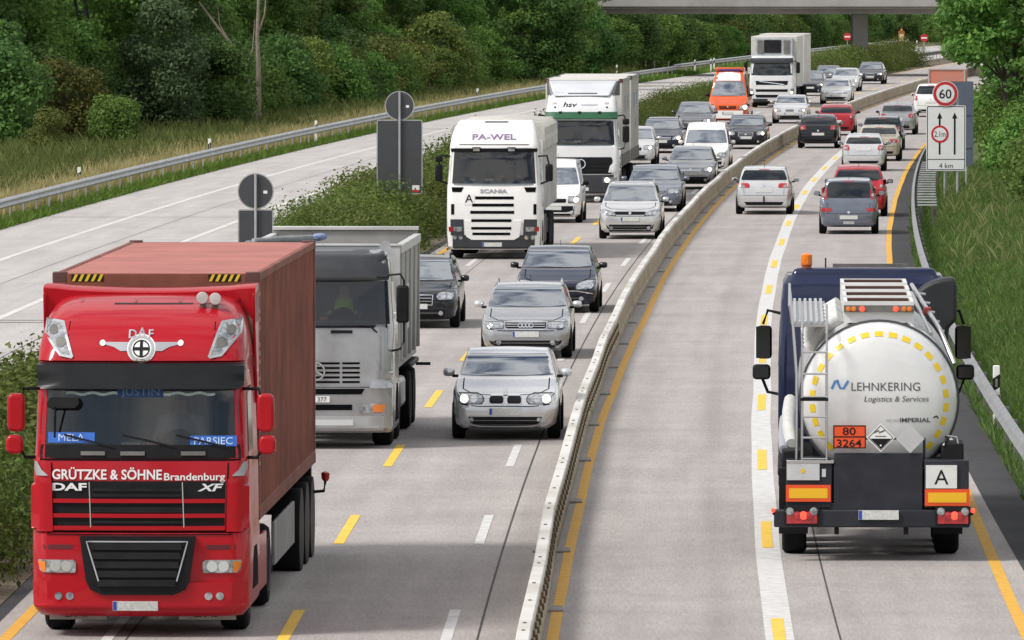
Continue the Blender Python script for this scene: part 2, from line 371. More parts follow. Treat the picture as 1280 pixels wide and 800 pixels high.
# ------------------------------------------------------------------ movable steel barrier
BRN = M('weathered_barrier_side', (.40, .345, .265), rough=.8, metal=.0, spec=.2, noise=(1.4, .25, (.24, .195, .135)), bump=(14, .4))
BTOP = M('barrier_top_steel', (.70, .69, .67), rough=.6, metal=.0, noise=(.35, .15, (.40, .37, .31)))
FOOT = M('foot_plate_grey', (.30, .285, .27), rough=.8, noise=(4, .2)); STUD = M('barrier_stud', (.12, .09, .05), rough=.7)
bar = empty('safety_barrier', (c(95), 95, 0)); tag(bar, 'long low steel barrier with pale top rail and rusty sides dividing the traffic directions', 'barrier')
def bpt(D, o, z): return (c(D)+o-c(95), D-95, z)
nseg = 56; SL = 10.7; jit = [random.uniform(-.03, .03) for _ in range(nseg+1)]
for i in range(nseg):
    Da, Db = 84.2+SL*i, 84.2+SL*(i+1); ja, jb = jit[i], jit[i+1]
    def ring(prof, D, j): return [bpt(D, o+j, z) for (o, z) in prof]
    side = [(-.18, .012), (.025, .012), (.025, .12), (-.008, .15), (-.008, .50), (-.142, .50), (-.142, .15), (-.18, .12)]
    b = MB().loft([ring(side, Da+.02, ja), ring(side, Db-.02, jb)]).build('barrier_segment', BRN, bar)
    top = [(-.15, .50), (0., .50), (.002, .57), (-.012, .585), (-.138, .585), (-.152, .57)]
    tp = MB().loft([ring(top, Da+.012, ja), ring(top, Db-.012, jb)]).build('top_rail', BTOP, b)
    mb = MB()
    if i < 9:
        n = 9
        for k in range(n):
            for row, z in ((0, .40), (1, .22)):
                t = (k+.25+.5*row)/n; D = Da+SL*t; j = ja+(jb-ja)*t
                for sg, o in ((1, -.008), (-1, -.142)):
                    p = bpt(D, o+j, z); mb.box(min(p[0], p[0]+sg*.028), max(p[0], p[0]+sg*.028), p[1]-.10, p[1]+.10, z-.035, z+.035)
        tag(mb.build('side_stud', STUD, b), kind='stuff')
        mb = MB()
        for t in (.05, .37, .63, .95):
            D = Da+SL*t; j = ja+(jb-ja)*t; p = bpt(D, -.08+j, .583); mb.lathe([(0, .022), (.012, .022), (.016, .012)], 8, p, 'z')
        tag(mb.build('bolt', STEELDK, tp), kind='stuff')
    p = bpt(Da, ja, 0)
    MB().box(p[0]-.30, p[0]+.20, p[1]-.55, p[1]+.15, .006, .03).build('foot_plate', FOOT, b)
# ------------------------------------------------------------------ guard rails
def guard_rail(name, off, D0, D1, face, label, step=4.0, posts=True, mat=STEEL, height=.75, flare=None):
    """face = +1: the W-beam bulges towards +x"""
    r = empty(name, (c(D0)+off, D0, 0)); tag(r, label, 'guardrail')
    zb = height-.31
    prof = [(0, zb), (.05, zb+.04), (.08, zb+.07), (.05, zb+.11), (.005, zb+.155), (.05, zb+.20), (.08, zb+.24), (.05, zb+.27), (0, zb+.31)]
    full = [(o*face, z) for (o, z) in prof]+[((o-.012)*face, z) for (o, z) in reversed(prof)]
    n = int((D1-D0)/step); fo = flare or (lambda D: 0.)
    for i in range(n):
        Da, Db = D0+i*step, D0+(i+1)*step+.12
        R = [[(c(D)+off+fo(D)+o-r.location.x, D-D0, z+dz) for (o, z) in full] for D, dz in ((Da, 0), (Db, .004))]
        MB().loft(R).build('rail_beam', mat, r, smooth=50)
        px_, pz = c(Da)+off+fo(Da)-r.location.x, Da-D0
        p = MB().box(px_-.09*face-.03, px_-.09*face+.03, pz+.3, pz+.42, -.02, height-.05)
        p.box(min(px_-.06*face, px_-.005*face), max(px_-.06*face, px_-.005*face), pz+.28, pz+.44, zb+.05, zb+.26)
        p.build('rail_post', STEELDK if off > 0 else STEEL, r)
    return r
guard_rail('guardrail', -20.75, 240, 628, 1, 'galvanised guardrail along the far edge of the empty left carriageway')
guard_rail('guardrail', -21.6, 634, 860, 1, 'distant guardrail on the far left side past the bridge')
guard_rail('guardrail', 6.72, 104, 372, -1, 'grey guardrail at the right road edge beside the tanker', step=4.0, mat=M('dull_guardrail_steel', (.27, .275, .28), rough=.55, metal=.5, noise=(1.5, .25)))
guard_rail('guardrail', -9.3, 640, 800, 1, 'dark double guardrail in the median under the bridge', mat=STEELDK)
# slatted spacer section of the right guardrail
sp = empty('guardrail_spacer_rack', (c(258)+6.95, 258, 0)); tag(sp, 'row of steel spacer slats behind the right guardrail below the width limit sign', 'guardrail')
SLAT = M('spacer_slat', (.50, .51, .52), rough=.5, metal=.2, noise=(4, .2))
for k in range(19):
    D = 258+3.15*k; x = c(D)+6.87-sp.location.x
    MB().box(x-.05, x+.52, D-258-.04, D-258+.06, .735, .775).build('spacer_slat', SLAT, sp)
    if k % 2 == 0:
        MB().box(x+.40, x+.50, D-258+.12, D-258+.2, -.05, .734).build('post', STEELDK, sp)
        MB().box(x+.02, x+.10, D-258+.12, D-258+.2, -.05, .734).build('post', STEELDK, sp)
# ------------------------------------------------------------------ bridge
BCON = M('bridge_concrete', (.36, .35, .335), rough=.85, noise=(.5, .18))
br = empty('road_bridge', (24.9, 631, 0)); tag(br, 'concrete road bridge crossing the motorway in the far background', 'bridge')
box('bridge_deck', BCON, br, -34, 120, -6, 7, 4.78, 5.35, .05)
for y0, y1 in ((-6.6, -6.0), (7.0, 7.6)): box('edge_beam', BCON, br, -34, 120, y0, y1, 4.95, 5.75, .04)
for y0, y1, z0 in ((-4.6, -3.9, 4.42), (-1, -.3, 4.42), (2.9, 3.6, 4.42)): box('girder', BCON, br, -34, 120, y0, y1, z0, 4.779, .03)
box('bridge_pier', BCON, br, -.55, .55, -1.6, 1.6, -.1, 4.40, .06)
for x in (21.0,): box('bridge_pier', BCON, br, x-.55, x+.55, -1.6, 1.6, -.1, 4.40, .06)
rl = MB()
for k in range(78): rl.box(-34+2*k, -34+2*k+.06, -6.35, -6.29, 5.75, 6.75)
for z in (6.05, 6.35, 6.72): rl.box(-34, 120, -6.36, -6.28, z, z+.05)
rl.build('railing', STEEL, br)
# ------------------------------------------------------------------ vegetation
def leaf_material(name, dark, light, hue=.0, trans=.34):
    m = bpy.data.materials.new(name); m.use_nodes = True; t = m.node_tree; L = t.links; b = t.nodes['Principled BSDF']
    b.inputs['Roughness'].default_value = .6; b.inputs['Specular IOR Level'].default_value = .2
    at = t.nodes.new('ShaderNodeAttribute'); at.attribute_name = 'tint'
    r = t.nodes.new('ShaderNodeValToRGB'); r.color_ramp.elements[0].color = (*dark, 1); r.color_ramp.elements[1].color = (*light, 1)
    oi = t.nodes.new('ShaderNodeObjectInfo'); hs = t.nodes.new('ShaderNodeHueSaturation')
    mr = t.nodes.new('ShaderNodeMapRange'); mr.inputs['To Min'].default_value = .72; mr.inputs['To Max'].default_value = 1.25
    mh = t.nodes.new('ShaderNodeMapRange'); mh.inputs['To Min'].default_value = .5-.022; mh.inputs['To Max'].default_value = .5+.016
    L.new(at.outputs['Fac'], r.inputs['Fac']); L.new(oi.outputs['Random'], mr.inputs['Value']); L.new(oi.outputs['Random'], mh.inputs['Value'])
    L.new(mr.outputs['Result'], hs.inputs['Value']); L.new(mh.outputs['Result'], hs.inputs['Hue'])
    L.new(r.outputs['Color'], hs.inputs['Color']); L.new(hs.outputs['Color'], b.inputs['Base Color'])
    tr = t.nodes.new('ShaderNodeBsdfTranslucent'); L.new(hs.outputs['Color'], tr.inputs['Color'])
    ms = t.nodes.new('ShaderNodeMixShader'); ms.inputs[0].default_value = trans
    L.new(b.outputs[0], ms.inputs[1]); L.new(tr.outputs[0], ms.inputs[2]); L.new(ms.outputs[0], t.nodes['Material Output'].inputs['Surface'])
    return m
LF = {'deep': leaf_material('leaf_deep_green', (.032, .084, .022), (.145, .255, .062)),
      'mid': leaf_material('leaf_mid_green', (.052, .118, .024), (.20, .335, .07)),
      'silver': leaf_material('leaf_silver_green', (.045, .09, .04), (.15, .23, .10)),
      'yellow': leaf_material('leaf_yellow_green', (.08, .15, .028), (.25, .36, .085)),
      'brown': leaf_material('leaf_olive_brown', (.06, .085, .018), (.18, .19, .045)),
      'hedge': leaf_material('leaf_hedge', (.040, .08, .016), (.165, .205, .045))}
BARK = M('grey_bark', (.26, .22, .17), rough=.9, noise=(3, .35)); BARKD = M('dark_bark', (.05, .042, .034), rough=.95, noise=(3, .35))
def quads(name, V, mat, tint):
    """V: (n,4,3) array of leaf corners"""
    n = len(V); me = bpy.data.meshes.new(name)
    me.vertices.add(4*n); me.vertices.foreach_set('co', V.reshape(-1).astype(np.float32))
    me.loops.add(4*n); me.loops.foreach_set('vertex_index', np.arange(4*n, dtype=np.int32))
    me.polygons.add(n); me.polygons.foreach_set('loop_start', (np.arange(n)*4).astype(np.int32)); me.polygons.foreach_set('loop_total', np.full(n, 4, dtype=np.int32))
    me.update(calc_edges=True); me.materials.append(mat)
    a = me.attributes.new('tint', 'FLOAT', 'FACE'); a.data.foreach_set('value', tint.astype(np.float32)); return me
def leaves(blobs, n, size, mat, name='crown', seed=0, flat=.4, inner=.45):
    r = np.random.default_rng(seed); B = np.array(blobs, float)
    wgt = (B[:,3]*B[:,4]*B[:,5])**(2/3); idx = r.choice(len(B), n, p=wgt/wgt.sum())
    d = r.normal(size=(n, 3)); d /= np.linalg.norm(d, axis=1, keepdims=True)
    rad = inner+(1-inner)*r.random(n)**.6; rad *= 1+.10*r.normal(size=n)
    P = B[idx,:3]+d*B[idx,3:6]*rad[:,None]
    nrm = d*.8+r.normal(size=(n, 3))*.55; nrm[:,2] += flat; nrm /= np.linalg.norm(nrm, axis=1, keepdims=True)
    a = np.cross(nrm, r.normal(size=(n, 3))); a /= np.linalg.norm(a, axis=1, keepdims=True); b = np.cross(nrm, a)
    s = size*(.6+.8*r.random(n))[:,None]
    V = np.stack([P-a*s*.5, P+b*s*.30-a*s*.05-nrm*s*.06, P+a*s*.55, P-b*s*.30-a*s*.05-nrm*s*.06], axis=1)
    bt = r.random(len(B)); tint = np.clip(.55*r.random(n)+.45*bt[idx], 0, 1)
    return quads(name, V, mat, tint)
def crown_blobs(r, z0, z1, rad, n, br=(.6, 1.25), bulge=.5):
    out = []
    for _ in range(n):
        t = r.random(); z = z0+(z1-z0)*t; prof = math.sin(math.pi*min(1, (t*.8+.18)))**bulge
        a = r.uniform(0, 2*math.pi); q = rad*prof*math.sqrt(r.uniform(.15, 1))
        s = r.uniform(*br)*(1-.25*t); out.append((q*math.cos(a), q*math.sin(a), z, s*r.uniform(.9, 1.3), s*r.uniform(.9, 1.3), s*r.uniform(.6, .9)))
    return out
def tree_meshes(seed, h, rad, z0, nb, nleaf, size, mat, bark=BARKD, tr=.16, br=(.55, 1.2)):
    r = random.Random(seed); bl = crown_blobs(r, z0, h, rad, nb, br)
    cm = leaves(bl, nleaf, size, LF[mat], 'crown', seed)
    tb = MB(); x = y = 0; pts, rs = [], []
    for k in range(7):
        t = k/6; pts.append((x, y, -.1+h*.85*t)); rs.append(tr*(1-.8*t)); x += r.uniform(-.15, .15); y += r.uniform(-.15, .15)
    tb.tube(pts, rs, 8)
    for b in bl[::max(1, len(bl)//10)]:
        k = min(5, max(1, int(6*(b[2]-.6)/(h*.85)))); p = Vector(pts[k]); q = Vector(b[:3])
        tb.tube([p, p.lerp(q, .5)+Vector((0, 0, .15)), q], [rs[k]*.55, rs[k]*.35, .02], 5)
    return cm, tb.mesh('trunk', bark, 60)
def plant_tree(name, ms, x, y, z, s, rz, label, cat, group=None, sz=None):
    o = empty(name, (x, y, z), rz); o.scale = (s, s, sz or s); tag(o, label, cat, group)
    link('trunk', ms[1], o); link('crown', ms[0], o); return o
R = random.Random(11)
T_deep = [tree_meshes(20+i, R.uniform(10, 13), R.uniform(2.6, 3.3), .9, 80, 30000, .215, 'deep', tr=.2) for i in range(3)]
T_mid = [tree_meshes(30+i, R.uniform(9, 12), R.uniform(2.5, 3.2), .8, 76, 30000, .205, 'mid', tr=.18) for i in range(2)]
S_deep = [tree_meshes(40+i, 3.9, 1.5, .3, 36, 12000, .175, 'deep', tr=.07) for i in range(2)]
S_mid = [tree_meshes(44+i, 3.4, 1.5, .2, 36, 12000, .165, 'mid', tr=.06) for i in range(2)]
S_brown = tree_meshes(50, 3.6, 1.3, .3, 30, 9000, .155, 'brown', tr=.06)
S_silver = tree_meshes(52, 5.0, 1.5, .4, 40, 14000, .155, 'silver', tr=.07)
S_yellow = tree_meshes(54, 3.4, 1.4, .2, 34, 11000, .14, 'yellow', tr=.05)
def zone(x, D):
    p = 640+x*FPX/D
    return 'left of the bare trunks' if p < 315 else 'right of the bare trunks' if p < 475 else 'above the white tractor unit' if p < 680 else 'above the tall box lorry' if p < 800 else 'far back near the bridge'
def seen(x, D): return -45 < 640+x*FPX/D < 1240
# wood on the left: a loose front of shrubs, trees close behind
D = 296.
while D < 930:
    edge = -32.5 if D < 395 else np.interp(D, [395, 440, 520, 900], [-30.5, -28.5, -27.5, -27])
    x = c(D)+edge+R.uniform(-1.2, .8); k = R.random()
    ms, nm = (R.choice(S_deep), 'dark') if k < .50 else ((R.choice(S_mid), 'green') if k < .86 else ((S_yellow, 'pale') if k < .93 else (S_brown, 'olive')))
    lab = {'dark': 'dark green shrub at the foot of the wood beyond the left guardrail', 'green': 'fresh green shrub at the foot of the wood beyond the left guardrail',
           'pale': 'pale yellow-green shrub at the foot of the wood beyond the left guardrail', 'olive': 'olive brown shrub at the foot of the wood beyond the left guardrail'}[nm]
    lab = lab.split(' at the foot')[0]+' at the foot of the wood '+zone(x, D)
    s = R.uniform(.75, 1.15)
    if seen(x, D): plant_tree('shrub', ms, x, D, 0, s, R.uniform(0, 6.28), lab, 'shrub', 'shrubs along the wood')
    D += R.uniform(3.2, 5.2)*(1 if D < 640 else 1.5)
for row, (o0, st, D0, D1) in enumerate(((-34.2, 5.4, 320, 905), (-39.5, 7.0, 335, 930), (-47, 11.0, 350, 960))):
    D = D0
    while D < D1:
        mid = R.random() < .45; ms = R.choice(T_mid if mid else T_deep)
        x = c(D)+o0+(.5 if D > 400 else -1.5)+R.uniform(-1.4, 1.4)
        if seen(x, D): plant_tree('broadleaf_tree', ms, x, D, 0, R.uniform(.85, 1.2), R.uniform(0, 6.28),
                   ('mid green' if mid else 'dark green')+' broadleaf tree in the '+('front' if row == 0 else 'inner')+' of the wood '+zone(x, D), 'tree', 'trees of the left wood')
        D += st*R.uniform(.75, 1.25)
for k in range(20):
    plant_tree('broadleaf_tree', R.choice(T_mid if k % 3 == 0 else T_deep), 14+5.2*k+R.uniform(-1, 1), 1012+R.uniform(0, 14), 0, R.uniform(.95, 1.25), R.uniform(0, 6.28), 'distant tree closing the view behind the bridge', 'tree', 'trees behind the bridge')
for k in range(26):
    D = R.uniform(870, 1000); plant_tree('shrub', R.choice(S_mid+S_deep), D*.0405+R.uniform(-8, 10), D, 0, R.uniform(.8, 1.3), R.uniform(0, 6.28), 'distant shrub seen below the bridge', 'shrub', 'shrubs behind the bridge')
# trees one can pick out
def at(px, py):
    D = dist(py); return (px-640)*D/FPX, D
for (px, py, ms, s, lab, cat) in ((84, 186, S_brown, 1.0, 'olive brown young tree standing before the dark wood at far left', 'tree'),
        (142, 192, S_mid[0], .70, 'small rounded green bush between the olive tree and the wood', 'shrub'),
        (60, 200, S_brown, .55, 'low brownish bush near the left picture edge behind the golden grass', 'shrub'),
        (18, 192, S_deep[0], .62, 'dark bush at the left picture edge', 'shrub'),
        (205, 172, S_silver, 1.18, 'silver-green willow tree left of the tall bare trunk', 'tree'),
        (268, 166, S_deep[1], 1.05, 'dark shrub at the foot of the bare trunks', 'shrub'),
        (545, 122, S_yellow, 1.35, 'pale feathery bush behind the guardrail above the round sign', 'shrub'),
        (592, 114, S_yellow, .9, 'small pale bush to the right of the feathery bush', 'shrub'),
        (420, 140, S_mid[1], .95, 'leafy green bush left of the large rectangular sign', 'shrub')):
    x, D = at(px, py); plant_tree('young_tree' if cat == 'tree' else 'bush', ms, x, D, 0, s, R.uniform(0, 6), lab, cat)
for (px, py, pts, lab) in ((323, 163, [(0,0,0), (.02,0,2.5), (-.05,0,4.5), (.05,.1,7), (.1,.1,10.5)], 'tall straight bare grey trunk standing at the edge of the wood'),
                           (316, 160, [(0,0,0), (-.05,0,1.5), (-.35,0,2.8), (-1.1,.1,4.1), (-2.1,.1,5.4), (-3.0,.2,6.6)], 'leaning forked bare trunk left of the tall straight trunk')):
    x, D = at(px, py); o = empty('bare_tree', (x, D, 0)); tag(o, lab, 'tree')
    n = len(pts); MB().tube(pts, [.14*(1-.72*i/(n-1)) for i in range(n)], 8).build('trunk', BARK, o, smooth=60)
    q = Vector(pts[2]); rod('branch', BARK, o, [q, q+Vector((.35, .1, 1.0)), q+Vector((.45, .2, 2.4))], [.07, .045, .02], 6)
    q = Vector(pts[3]); rod('branch', BARK, o, [q, q+Vector((-.5, .1, .9)), q+Vector((-.6, .2, 1.8))], [.05, .03, .015], 6)
    link('crown', leaves([(pts[-1][0]+R.uniform(-.8, .8), R.uniform(-.6, .6), pts[-1][2]+R.uniform(-.2, 1.6), .8, .8, .6) for _ in range(7)], 1800, .25, LF['mid'], 'crown', 90), o)
for (px, D, s_, k) in ((712, 588, 1.05, 0), (690, 572, 1.0, 1), (664, 556, 1.0, 0)):
    plant_tree('broadleaf_tree', (T_mid if k else T_deep)[0], (px-640)*D/FPX, D, 0, s_, px, 'broadleaf tree hiding the left end of the bridge', 'tree', 'trees before the bridge')
# right bank: bushes and overhanging trees
def bank_z(o): return float(np.interp(o, [6.55, 7.4, 9, 12, 20, 40], [-.025, .06, .35, 1.0, 2.0, 2.6]))
N_shrub = [tree_meshes(60+i, 2.4, 1.25, .1, 24, 7000, .17, 'mid', tr=.05) for i in range(2)]
N_tree = [tree_meshes(64+i, 9.0, 2.9, 1.3, 74, 17000, .22, m_, tr=.15, br=(.45, .95)) for i, m_ in enumerate(('mid', 'deep', 'yellow'))]
for D, o, s, k in ((250, 11.4, .7, 1), (262, 11.0, .8, 0), (275, 11.4, 1.0, 0), (290, 10.9, .7, 1), (305, 10.6, .9, 0), (322, 10.4, .75, 1), (342, 10.2, .9, 0), (364, 9.8, .8, 1), (388, 9.4, 1.0, 0), (412, 9.2, 1.1, 1)):
    plant_tree('bush', N_shrub[k], c(D)+o, D, bank_z(o)-.05, s, R.uniform(0, 6), 'green leafy bush on the right grass bank', 'shrub', 'bushes on the right bank')
for D, o, s, k in ((282, 14.2, .9, 2), (302, 13.4, .9, 1), (322, 12.9, .95, 0), (344, 12.5, .9, 1), (368, 12.0, .95, 2), (396, 11.4, 1.0, 1), (428, 11.0, 1.0, 0), (462, 10.6, 1.0, 1), (300, 15.5, 1.2, 1), (340, 15, 1.25, 0), (380, 15, 1.3, 1), (430, 15, 1.3, 1)):
    plant_tree('broadleaf_tree', N_tree[k], c(D)+o, D, bank_z(o)-.1, s, R.uniform(0, 6), 'leafy tree overhanging the right road edge behind the speed sign', 'tree', 'trees on the right bank')
N_high = tree_meshes(68, 9.5, 2.9, 3.5, 60, 15000, .22, 'mid', tr=.15, br=(.45, .95))
for D, o, s, lab in ((346, 10.3, 1.0, 'tree whose branches hang over the blue-grey sign'), (363, 9.6, 1.02, 'tree leaning furthest over the road at the top right'), (384, 9.9, 1.05, 'tree behind the overhanging tree at the top right')):
    plant_tree('overhanging_tree', N_high, c(D)+o, D, bank_z(o)-.1, s, R.uniform(0, 6), lab, 'tree')
# median shrubs
H_shrub = [tree_meshes(70+i, 1.25, .85, .1, 26, 5200, .085, 'hedge', tr=.03) for i in range(3)]
for lo, hi, st, lab, hs in ((108, 152, 2.6, 'dense green shrub in the median beside the red truck', 1.0), (226, 300, 2.5, 'green shrub of the median hedge below the two dark sign backs', 1.02), (300, 420, 3.0, 'green shrub of the median hedge behind the white trucks', 1.1),
                        (420, 596, 2.6, 'shrub of the far median hedge left of the orange van', .88), (596, 690, 3.2, 'pale shrub of the farthest median hedge near the bridge pier', 1.25)):
    D = lo
    while D < hi:
        for o in ((-8.0, -9.1) if D < 330 else (-8.4,)):
            if 190 < D < 214 and o < -8: continue
            s = hs*R.uniform(.68, 1.2)
            plant_tree('hedge_shrub', R.choice(H_shrub), c(D)+o+R.uniform(-.35, .35), D+R.uniform(-.6, .6), 0, s, R.uniform(0, 6), lab, 'shrub', 'median hedge')
        D += st*R.uniform(.8, 1.2)
# ------------------------------------------------------------------ grass (uncountable)
def grass_mat(name, dark, light): return leaf_material(name, dark, light, trans=.35)
def grass(name, n, D0, D1, of0, of1, h0, h1, wd, mat, label, zf=lambda o: -.03, dens=None, seed=1, lean=.35):
    r = np.random.default_rng(seed); D = D0+(D1-D0)*r.random(n)**(1.25)
    a = np.array([of0(d) if callable(of0) else of0 for d in D]); b = np.array([of1(d) if callable(of1) else of1 for d in D])
    o = a+(b-a)*r.random(n); X = c(D)+o; Z = np.array([zf(v) for v in o])
    cl = .55+.45*np.sin(X*1.3+np.sin(D*.7)*2)*np.sin(D*.45+X)
    h = (h0+(h1-h0)*r.random(n))*(.7+.5*cl); th = r.random(n)*6.283; w2 = wd*(.6+.8*r.random(n))/2
    dx, dy = np.cos(th)*w2, np.sin(th)*w2*.5; lx, ly = r.normal(size=n)*lean*h, r.normal(size=n)*lean*h
    P = np.stack([X, D, Z], 1)
    V = np.stack([P+np.stack([-dx, -dy, 0*dx], 1), P+np.stack([dx, dy, 0*dx], 1), P+np.stack([dx*.7+lx*.45, dy+ly*.45, h*.62], 1), P+np.stack([lx, ly, h], 1)], 1)
    o_ = link(name, quads(name, V, mat, np.clip(.6*r.random(n)+.4*cl, 0, 1))); tag(o_, label, 'grass', kind='stuff'); return o_
G_GOLD = grass_mat('golden_grass', (.20, .165, .07), (.46, .39, .20)); G_GREEN = grass_mat('fresh_grass', (.07, .125, .02), (.19, .28, .05)); G_BANK = grass_mat('bank_grass', (.05, .098, .02), (.145, .22, .055))
G_DRY = grass_mat('dry_bank_grass', (.12, .135, .045), (.25, .255, .11)); G_WEED = grass_mat('rough_weeds', (.055, .075, .02), (.15, .165, .05)); G_FIELD = grass_mat('meadow_grass', (.03, .07, .02), (.05, .105, .03))
grass('golden_grass', 60000, 244, 560, -24.0, -21.0, .35, .80, .020, G_GOLD, 'tall golden dry grass behind the left guardrail', seed=2, lean=.16)
grass('verge_grass', 40000, 240, 600, -21.9, -20.12, .10, .32, .03, G_GREEN, 'short green grass in front of the left guardrail', seed=3)
grass('rough_weeds', 70000, 280, 640, -33, -22.8, .35, 1.0, .04, G_WEED, 'rough green weeds between golden grass and wood', seed=4, lean=.25)
grass('meadow_grass', 12000, 350, 520, -60, -33, .3, .6, .10, G_FIELD, 'dark green meadow seen between the bushes at far left', seed=5)
grass('bank_grass', 120000, 112, 330, 6.62, 12.0, .08, .28, .016, G_BANK, 'green grass on the right bank', zf=bank_z, seed=6)
grass('bank_grass', 1800, 130, 330, 7.0, 11.5, .2, .36, .012, G_DRY, 'scattered straw-coloured stalks in the right bank grass', zf=bank_z, seed=16)
grass('bank_grass', 1500, 215, 360, 7.6, 11.2, .25, .60, .014, G_DRY, 'dry tall grass on the right bank below the sign', zf=bank_z, seed=7)
grass('verge_grass', 5200, 600, 760, -22.5, -20.1, .15, .4, .08, G_GREEN, 'short grass beside the far bend of the left carriageway', seed=8)
grass('median_weeds', 9000, 100, 300, -9.7, -6.7, .08, .3, .02, G_WEED, 'thin weeds on the median soil', zf=lambda o: 0., seed=9)
# ================================================================== signs and posts
def dpost(x, D, label, group='delineator posts', z=-.02, tilt=0.):
    o = empty('delineator_post', (x, D, z)); o.rotation_euler = (0, tilt, 0); tag(o, label, 'post', group)
    MB().prism([(-.06, -.05), (.06, -.05), (.045, .05), (-.045, .05)], 0, 1.02, 'z').build('post_body', WHITE, o, bevel=.012)
    MB().add([(-.0625,-.0525,.58), (.0625,-.0525,.66), (.0625,-.0525,.88), (-.0625,-.0525,.80), (-.05,.0525,.58), (.05,.0525,.66), (.05,.0525,.88), (-.05,.0525,.80)],
             [(0,1,2,3), (5,4,7,6), (1,5,6,2), (4,0,3,7), (3,2,6,7), (0,4,5,1)]).build('black_band', INK, o)
    box('reflector', CHROME, o, -.022, .022, -.058, -.0535, .66, .80)
for (px, py, lab) in ((99, 246, 'white delineator post behind the left guardrail, leftmost in the picture'), (262, 205, 'second white delineator post from the left behind the guardrail'),
                 (395, 179, 'delineator post with a small box beside the round sign back'), (597, 133, 'delineator post behind the guardrail above the white hauler'),
                 (771, 99, 'delineator post just above the tall white box truck'), (807, 93, 'left post of the pair where the left guardrail ends'), (818, 93, 'right post of the pair where the left guardrail ends'),
                 (835.5, 94, 'lone delineator post right of the left guardrail end'), (868.5, 91.5, 'delineator post on the grass left of the orange van'), (888.5, 90, 'left of two close posts above the orange van'), (892.5, 89, 'right of two close posts above the orange van'),
                 (1246, 531, 'white delineator post on the grass right of the tanker'), (1137, 66, 'small white post beside the amber warning unit'), (1063, 75, 'small white post left of the bridge pier'), (1146, 64, 'small white post before the far right no-entry sign')):
    x, D = at(px, py); dpost(x, D, lab, z=bank_z(x-c(D)) if x-c(D) > 7 else -.02)
SIGNBACK = M('sign_back_grey', (.055, .058, .064), rough=.55, noise=(2, .12)); REDS = M('sign_red', (.52, .02, .03), rough=.45); SIGNW = M('sign_white', (.74, .75, .76), rough=.45, noise=(2, .05)); BLUEBK = M('sign_back_bluegrey', (.10, .12, .165), rough=.5, noise=(1.5, .1))
def ring2d(r0, r1, n=40):
    v = [(r*math.cos(2*math.pi*k/n), r*math.sin(2*math.pi*k/n)) for r in (r0, r1) for k in range(n)]
    return v, [(k, (k+1)%n, n+(k+1)%n, n+k) for k in range(n)]
def flat_xz(v, f, x, z, y, name, mat, parent):
    return MB().add([(x+a, y, z+b) for (a, b) in v], f).build(name, mat, parent)
def rrect(w_, h_, r, n=5):
    pts = []
    for cx, cy, a0 in ((w_/2-r, h_/2-r, 0), (-w_/2+r, h_/2-r, 90), (-w_/2+r, -h_/2+r, 180), (w_/2-r, -h_/2+r, 270)):
        for k in range(n+1): a = math.radians(a0+90*k/n); pts.append((cx+r*math.cos(a), cy+r*math.sin(a)))
    return pts
def plate_xz(w_, h_, r, x, z, y0, y1, name, mat, parent):
    return MB().prism([(x+a, z+b) for a, b in rrect(w_, h_, r)], y0, y1, 'y').build(name, mat, parent)
def frame_xz(w_, h_, r, t, x, z, y, name, mat, parent):
    a, b = rrect(w_, h_, r), rrect(w_-2*t, h_-2*t, max(.004, r-t)); n = len(a)
    return flat_xz(a+b, [(k, (k+1)%n, n+(k+1)%n, n+k) for k in range(n)], x, z, y, name, mat, parent)
def txt_xz(t, x, z, y, name, mat, parent, **k):
    v, f = text2d(t, **k); return flat_xz([tuple(p) for p in v], f, x, z, y, name, mat, parent)
# speed and width limit board
S0 = 38.4; xs, Ds = (1182.5-640)/S0, FPX/S0; bz = bank_z(xs-c(Ds))
sg = empty('road_sign', (xs, Ds, bz)); tag(sg, 'white board with 60 disc, 2,1 m width limit and 4 km panel on posts', 'road sign')
def SZ(py): return CAMH-(py+40)/S0-bz
def SX(px): return (px-1182.5)/S0
plate_xz(1.29, 2.13, .06, 0, SZ(172.5), -.012, .012, 'sign_panel', SIGNW, sg); frame_xz(1.24, 2.08, .05, .025, 0, SZ(172.5), -.0145, 'border', INK, sg)
flat_xz([(-.6, -.012), (.6, -.012), (.6, .012), (-.6, .012)], [(0,1,2,3)], 0, SZ(199), -.015, 'divider_line', INK, sg)
txt_xz('4 km', 0, SZ(210), -.015, 'lettering', INK, sg, height=.17)
for px in (1174.5, 1193.3):
    x = SX(px)
    flat_xz([(-.03, 0), (.03, 0), (.03, 1.2), (-.03, 1.2)], [(0,1,2,3)], x, SZ(193), -.015, 'arrow_shaft', INK, sg)
    flat_xz([(-.085, 0), (.085, 0), (0, .2)], [(0,1,2)], x, SZ(148), -.0155, 'arrow_head', INK, sg)
xd, zd = SX(1174.8), SZ(167.5)
MB().lathe([(-.018, .285), (-.0165, .285)], 32, (xd, 0, zd), 'y').build('limit_disc', REDS, sg); MB().lathe([(-.0215, .215), (-.0195, .215)], 32, (xd, 0, zd), 'y').build('limit_disc_face', SIGNW, sg)
txt_xz('2,1m', xd, zd-.085, -.0245, 'lettering', INK, sg, width=.36, height=.19)
zc = SZ(117)
MB().lathe([(-.02, .415), (.01, .415)], 40, (SX(1181.5), -.02, zc), 'y').build('speed_disc_edge', SIGNW, sg)
MB().lathe([(-.003, .395), (0, .395)], 40, (SX(1181.5), -.0425, zc), 'y').build('speed_disc_rim', REDS, sg); MB().lathe([(-.003, .295), (0, .295)], 40, (SX(1181.5), -.047, zc), 'y').build('speed_disc_face', SIGNW, sg)
txt_xz('60', SX(1181.5), zc-.15, -.053, 'lettering', INK, sg, width=.40, height=.31, bold=.012)
